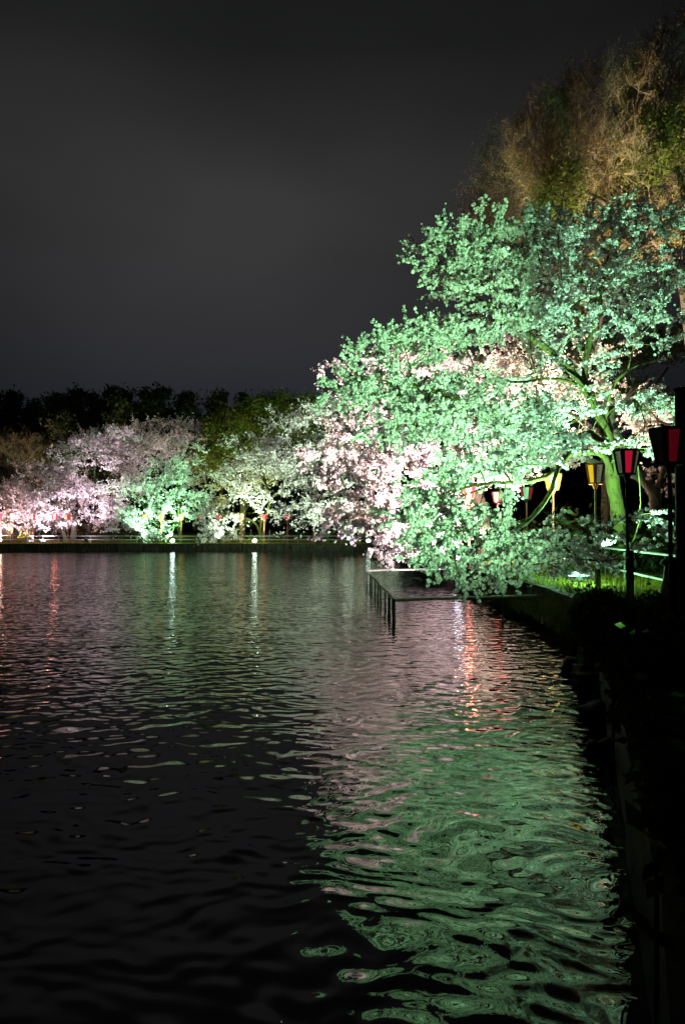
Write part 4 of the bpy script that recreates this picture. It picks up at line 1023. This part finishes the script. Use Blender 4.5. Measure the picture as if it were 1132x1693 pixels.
# stout dark post at the right edge behind the nearest lantern
x, y = at(1131, 12.0)
e = empty('wooden_post', (x, y, 1.0), 'stout black wooden post cut by the right edge behind the nearest lantern', 'post')
dk = plain('tarred wood', (.006, .006, .005), .8, spec=.1)
MB().tube([(0, 0, -.1), (0, 0, 2), (0, 0, 3.95)], [.15, .14, .13], 12).build('post', dk, e)
MB().tube([(0, 0, 3.95), (0, 0, 4.02)], [.16, .15], 12).build('cap', dk, e)

# ------------------------------------------------------------------ people
def person(label, x, y, h, coat, legs, hair, rz=0, z=None, walk=.12):
    z = gheight(x, y) if z is None else z
    e = empty('person', (x, y, z), label, 'person'); e.rotation_euler = (0, 0, rz); k = h / 1.7
    J = [(0, 0, .93, .15, .12), (0, 0, 1.12, .145, .105), (0, 0, 1.32, .17, .11), (0, 0, 1.42, .12, .09), (0, 0, 1.50, .05, .05), (0, -.01, 1.58, .075, .085), (0, -.01, 1.66, .07, .08),
         (-.10, 0, .86, .10, .10), (-.11, walk, .48, .065, .065), (-.11, walk * .4, .09, .045, .045), (-.11, walk * .4 - .13, .04, .035, .03),
         (.10, 0, .86, .10, .10), (.11, -walk, .48, .065, .065), (.11, -walk * .8, .09, .045, .045), (.11, -walk * .8 - .13, .04, .035, .03),
         (-.19, 0, 1.38, .06, .06), (-.25, .04, 1.12, .048, .048), (-.22, -.10, .92, .036, .036), (-.21, -.14, .84, .03, .02),
         (.19, 0, 1.38, .06, .06), (.25, .04, 1.12, .048, .048), (.22, -.10, .92, .036, .036), (.21, -.14, .84, .03, .02)]
    E = [(0, 1), (1, 2), (2, 3), (3, 4), (4, 5), (5, 6), (0, 7), (7, 8), (8, 9), (9, 10), (0, 11), (11, 12), (12, 13), (13, 14), (3, 15), (15, 16), (16, 17), (17, 18), (3, 19), (19, 20), (20, 21), (21, 22)]
    me = bpy.data.meshes.new('body'); me.from_pydata([tuple(c * k for c in j[:3]) for j in J], E, []); o = link('body', me, None, e)
    for m in (coat, legs, M_skin): me.materials.append(m)
    o.modifiers.new('skin', 'SKIN')
    for v, j in zip(me.skin_vertices[0].data, J): v.radius = (j[3] * k, j[4] * k)
    me.skin_vertices[0].data[0].use_root = True
    s = o.modifiers.new('sub', 'SUBSURF'); s.levels = 2; s.render_levels = 2
    bpy.context.view_layer.update()
    dg = bpy.context.evaluated_depsgraph_get(); ev = o.evaluated_get(dg); nm = bpy.data.meshes.new_from_object(ev)
    o.modifiers.clear(); o.data = nm; nm.materials.clear()
    for m in (coat, legs, M_skin): nm.materials.append(m)
    for p in nm.polygons:
        zc = p.center.z / k; p.material_index = 1 if zc < .80 and abs(p.center.x) < .19 * k else (2 if zc > 1.47 or (zc < .90 and abs(p.center.x) >= .18 * k) else 0); p.use_smooth = True
    # coat skirt, hair
    MB().tube([(0, 0, .95 * k), (0, 0, .80 * k), (0, 0, .62 * k)], [.17 * k, .20 * k, .22 * k], 14).build('coat_skirt', coat, e, True)
    hb = MB(); hb.tube([(0, .015 * k, 1.60 * k), (0, .02 * k, 1.66 * k), (0, .015 * k, 1.72 * k), (0, .01 * k, 1.745 * k)], [.085 * k, .092 * k, .065 * k, .02 * k], 12); hb.build('hair', hair, e, True)
    return e
M_skin = plain('skin', (.45, .28, .2), .6, noise=.05, bump=0)
M_hair = plain('dark hair', (.02, .015, .012), .5)
x, y = at(955, 39.5)
person('person in a long brown coat standing on the rise behind the lanterns', x, y, 1.72, plain('brown coat', (.20, .12, .07), .9), plain('dark trousers', (.03, .03, .035), .9), M_hair, R(150))
x, y = at(446, 103); person('walker in a grey coat right of the leaning forked trunk', x, y, 1.7, plain('grey coat', (.12, .12, .11), .9), plain('grey trousers', (.04, .04, .04), .9), M_hair, R(80))
x, y = at(415, 104); person('walker in a dark green grey coat left of the forked trunk', x, y, 1.68, plain('dim coat', (.05, .055, .045), .9), plain('black trousers', (.02, .02, .02), .9), M_hair, R(-80))
x, y = at(84, 103); person('black clad person standing left of the brightest red lantern', x, y, 1.65, plain('black coat', (.015, .015, .016), .9), plain('black trousers', (.02, .02, .02), .9), M_hair, R(20))
# bench on the far bank
x, y = at(166, 101.5); z = gheight(x, y)
e = empty('park_bench', (x, y, z), 'dark bench on the far bank right of the dark cherry trunk', 'bench')
MB().box((0, 0, .45), (2.6, .5, .07)).build('seat', M_bark, e); MB().box((0, .24, .78), (2.6, .05, .4)).build('backrest', M_bark, e)
for sx in (-1.1, 1.1): MB().box((sx, 0, .2), (.1, .45, .44)).build('leg', M_bark, e)

tot = sum(len(m.loops) - 2 * len(m.polygons) for m in bpy.data.meshes)
print('TRIANGLES', tot, 'OBJECTS', len(SC.objects))
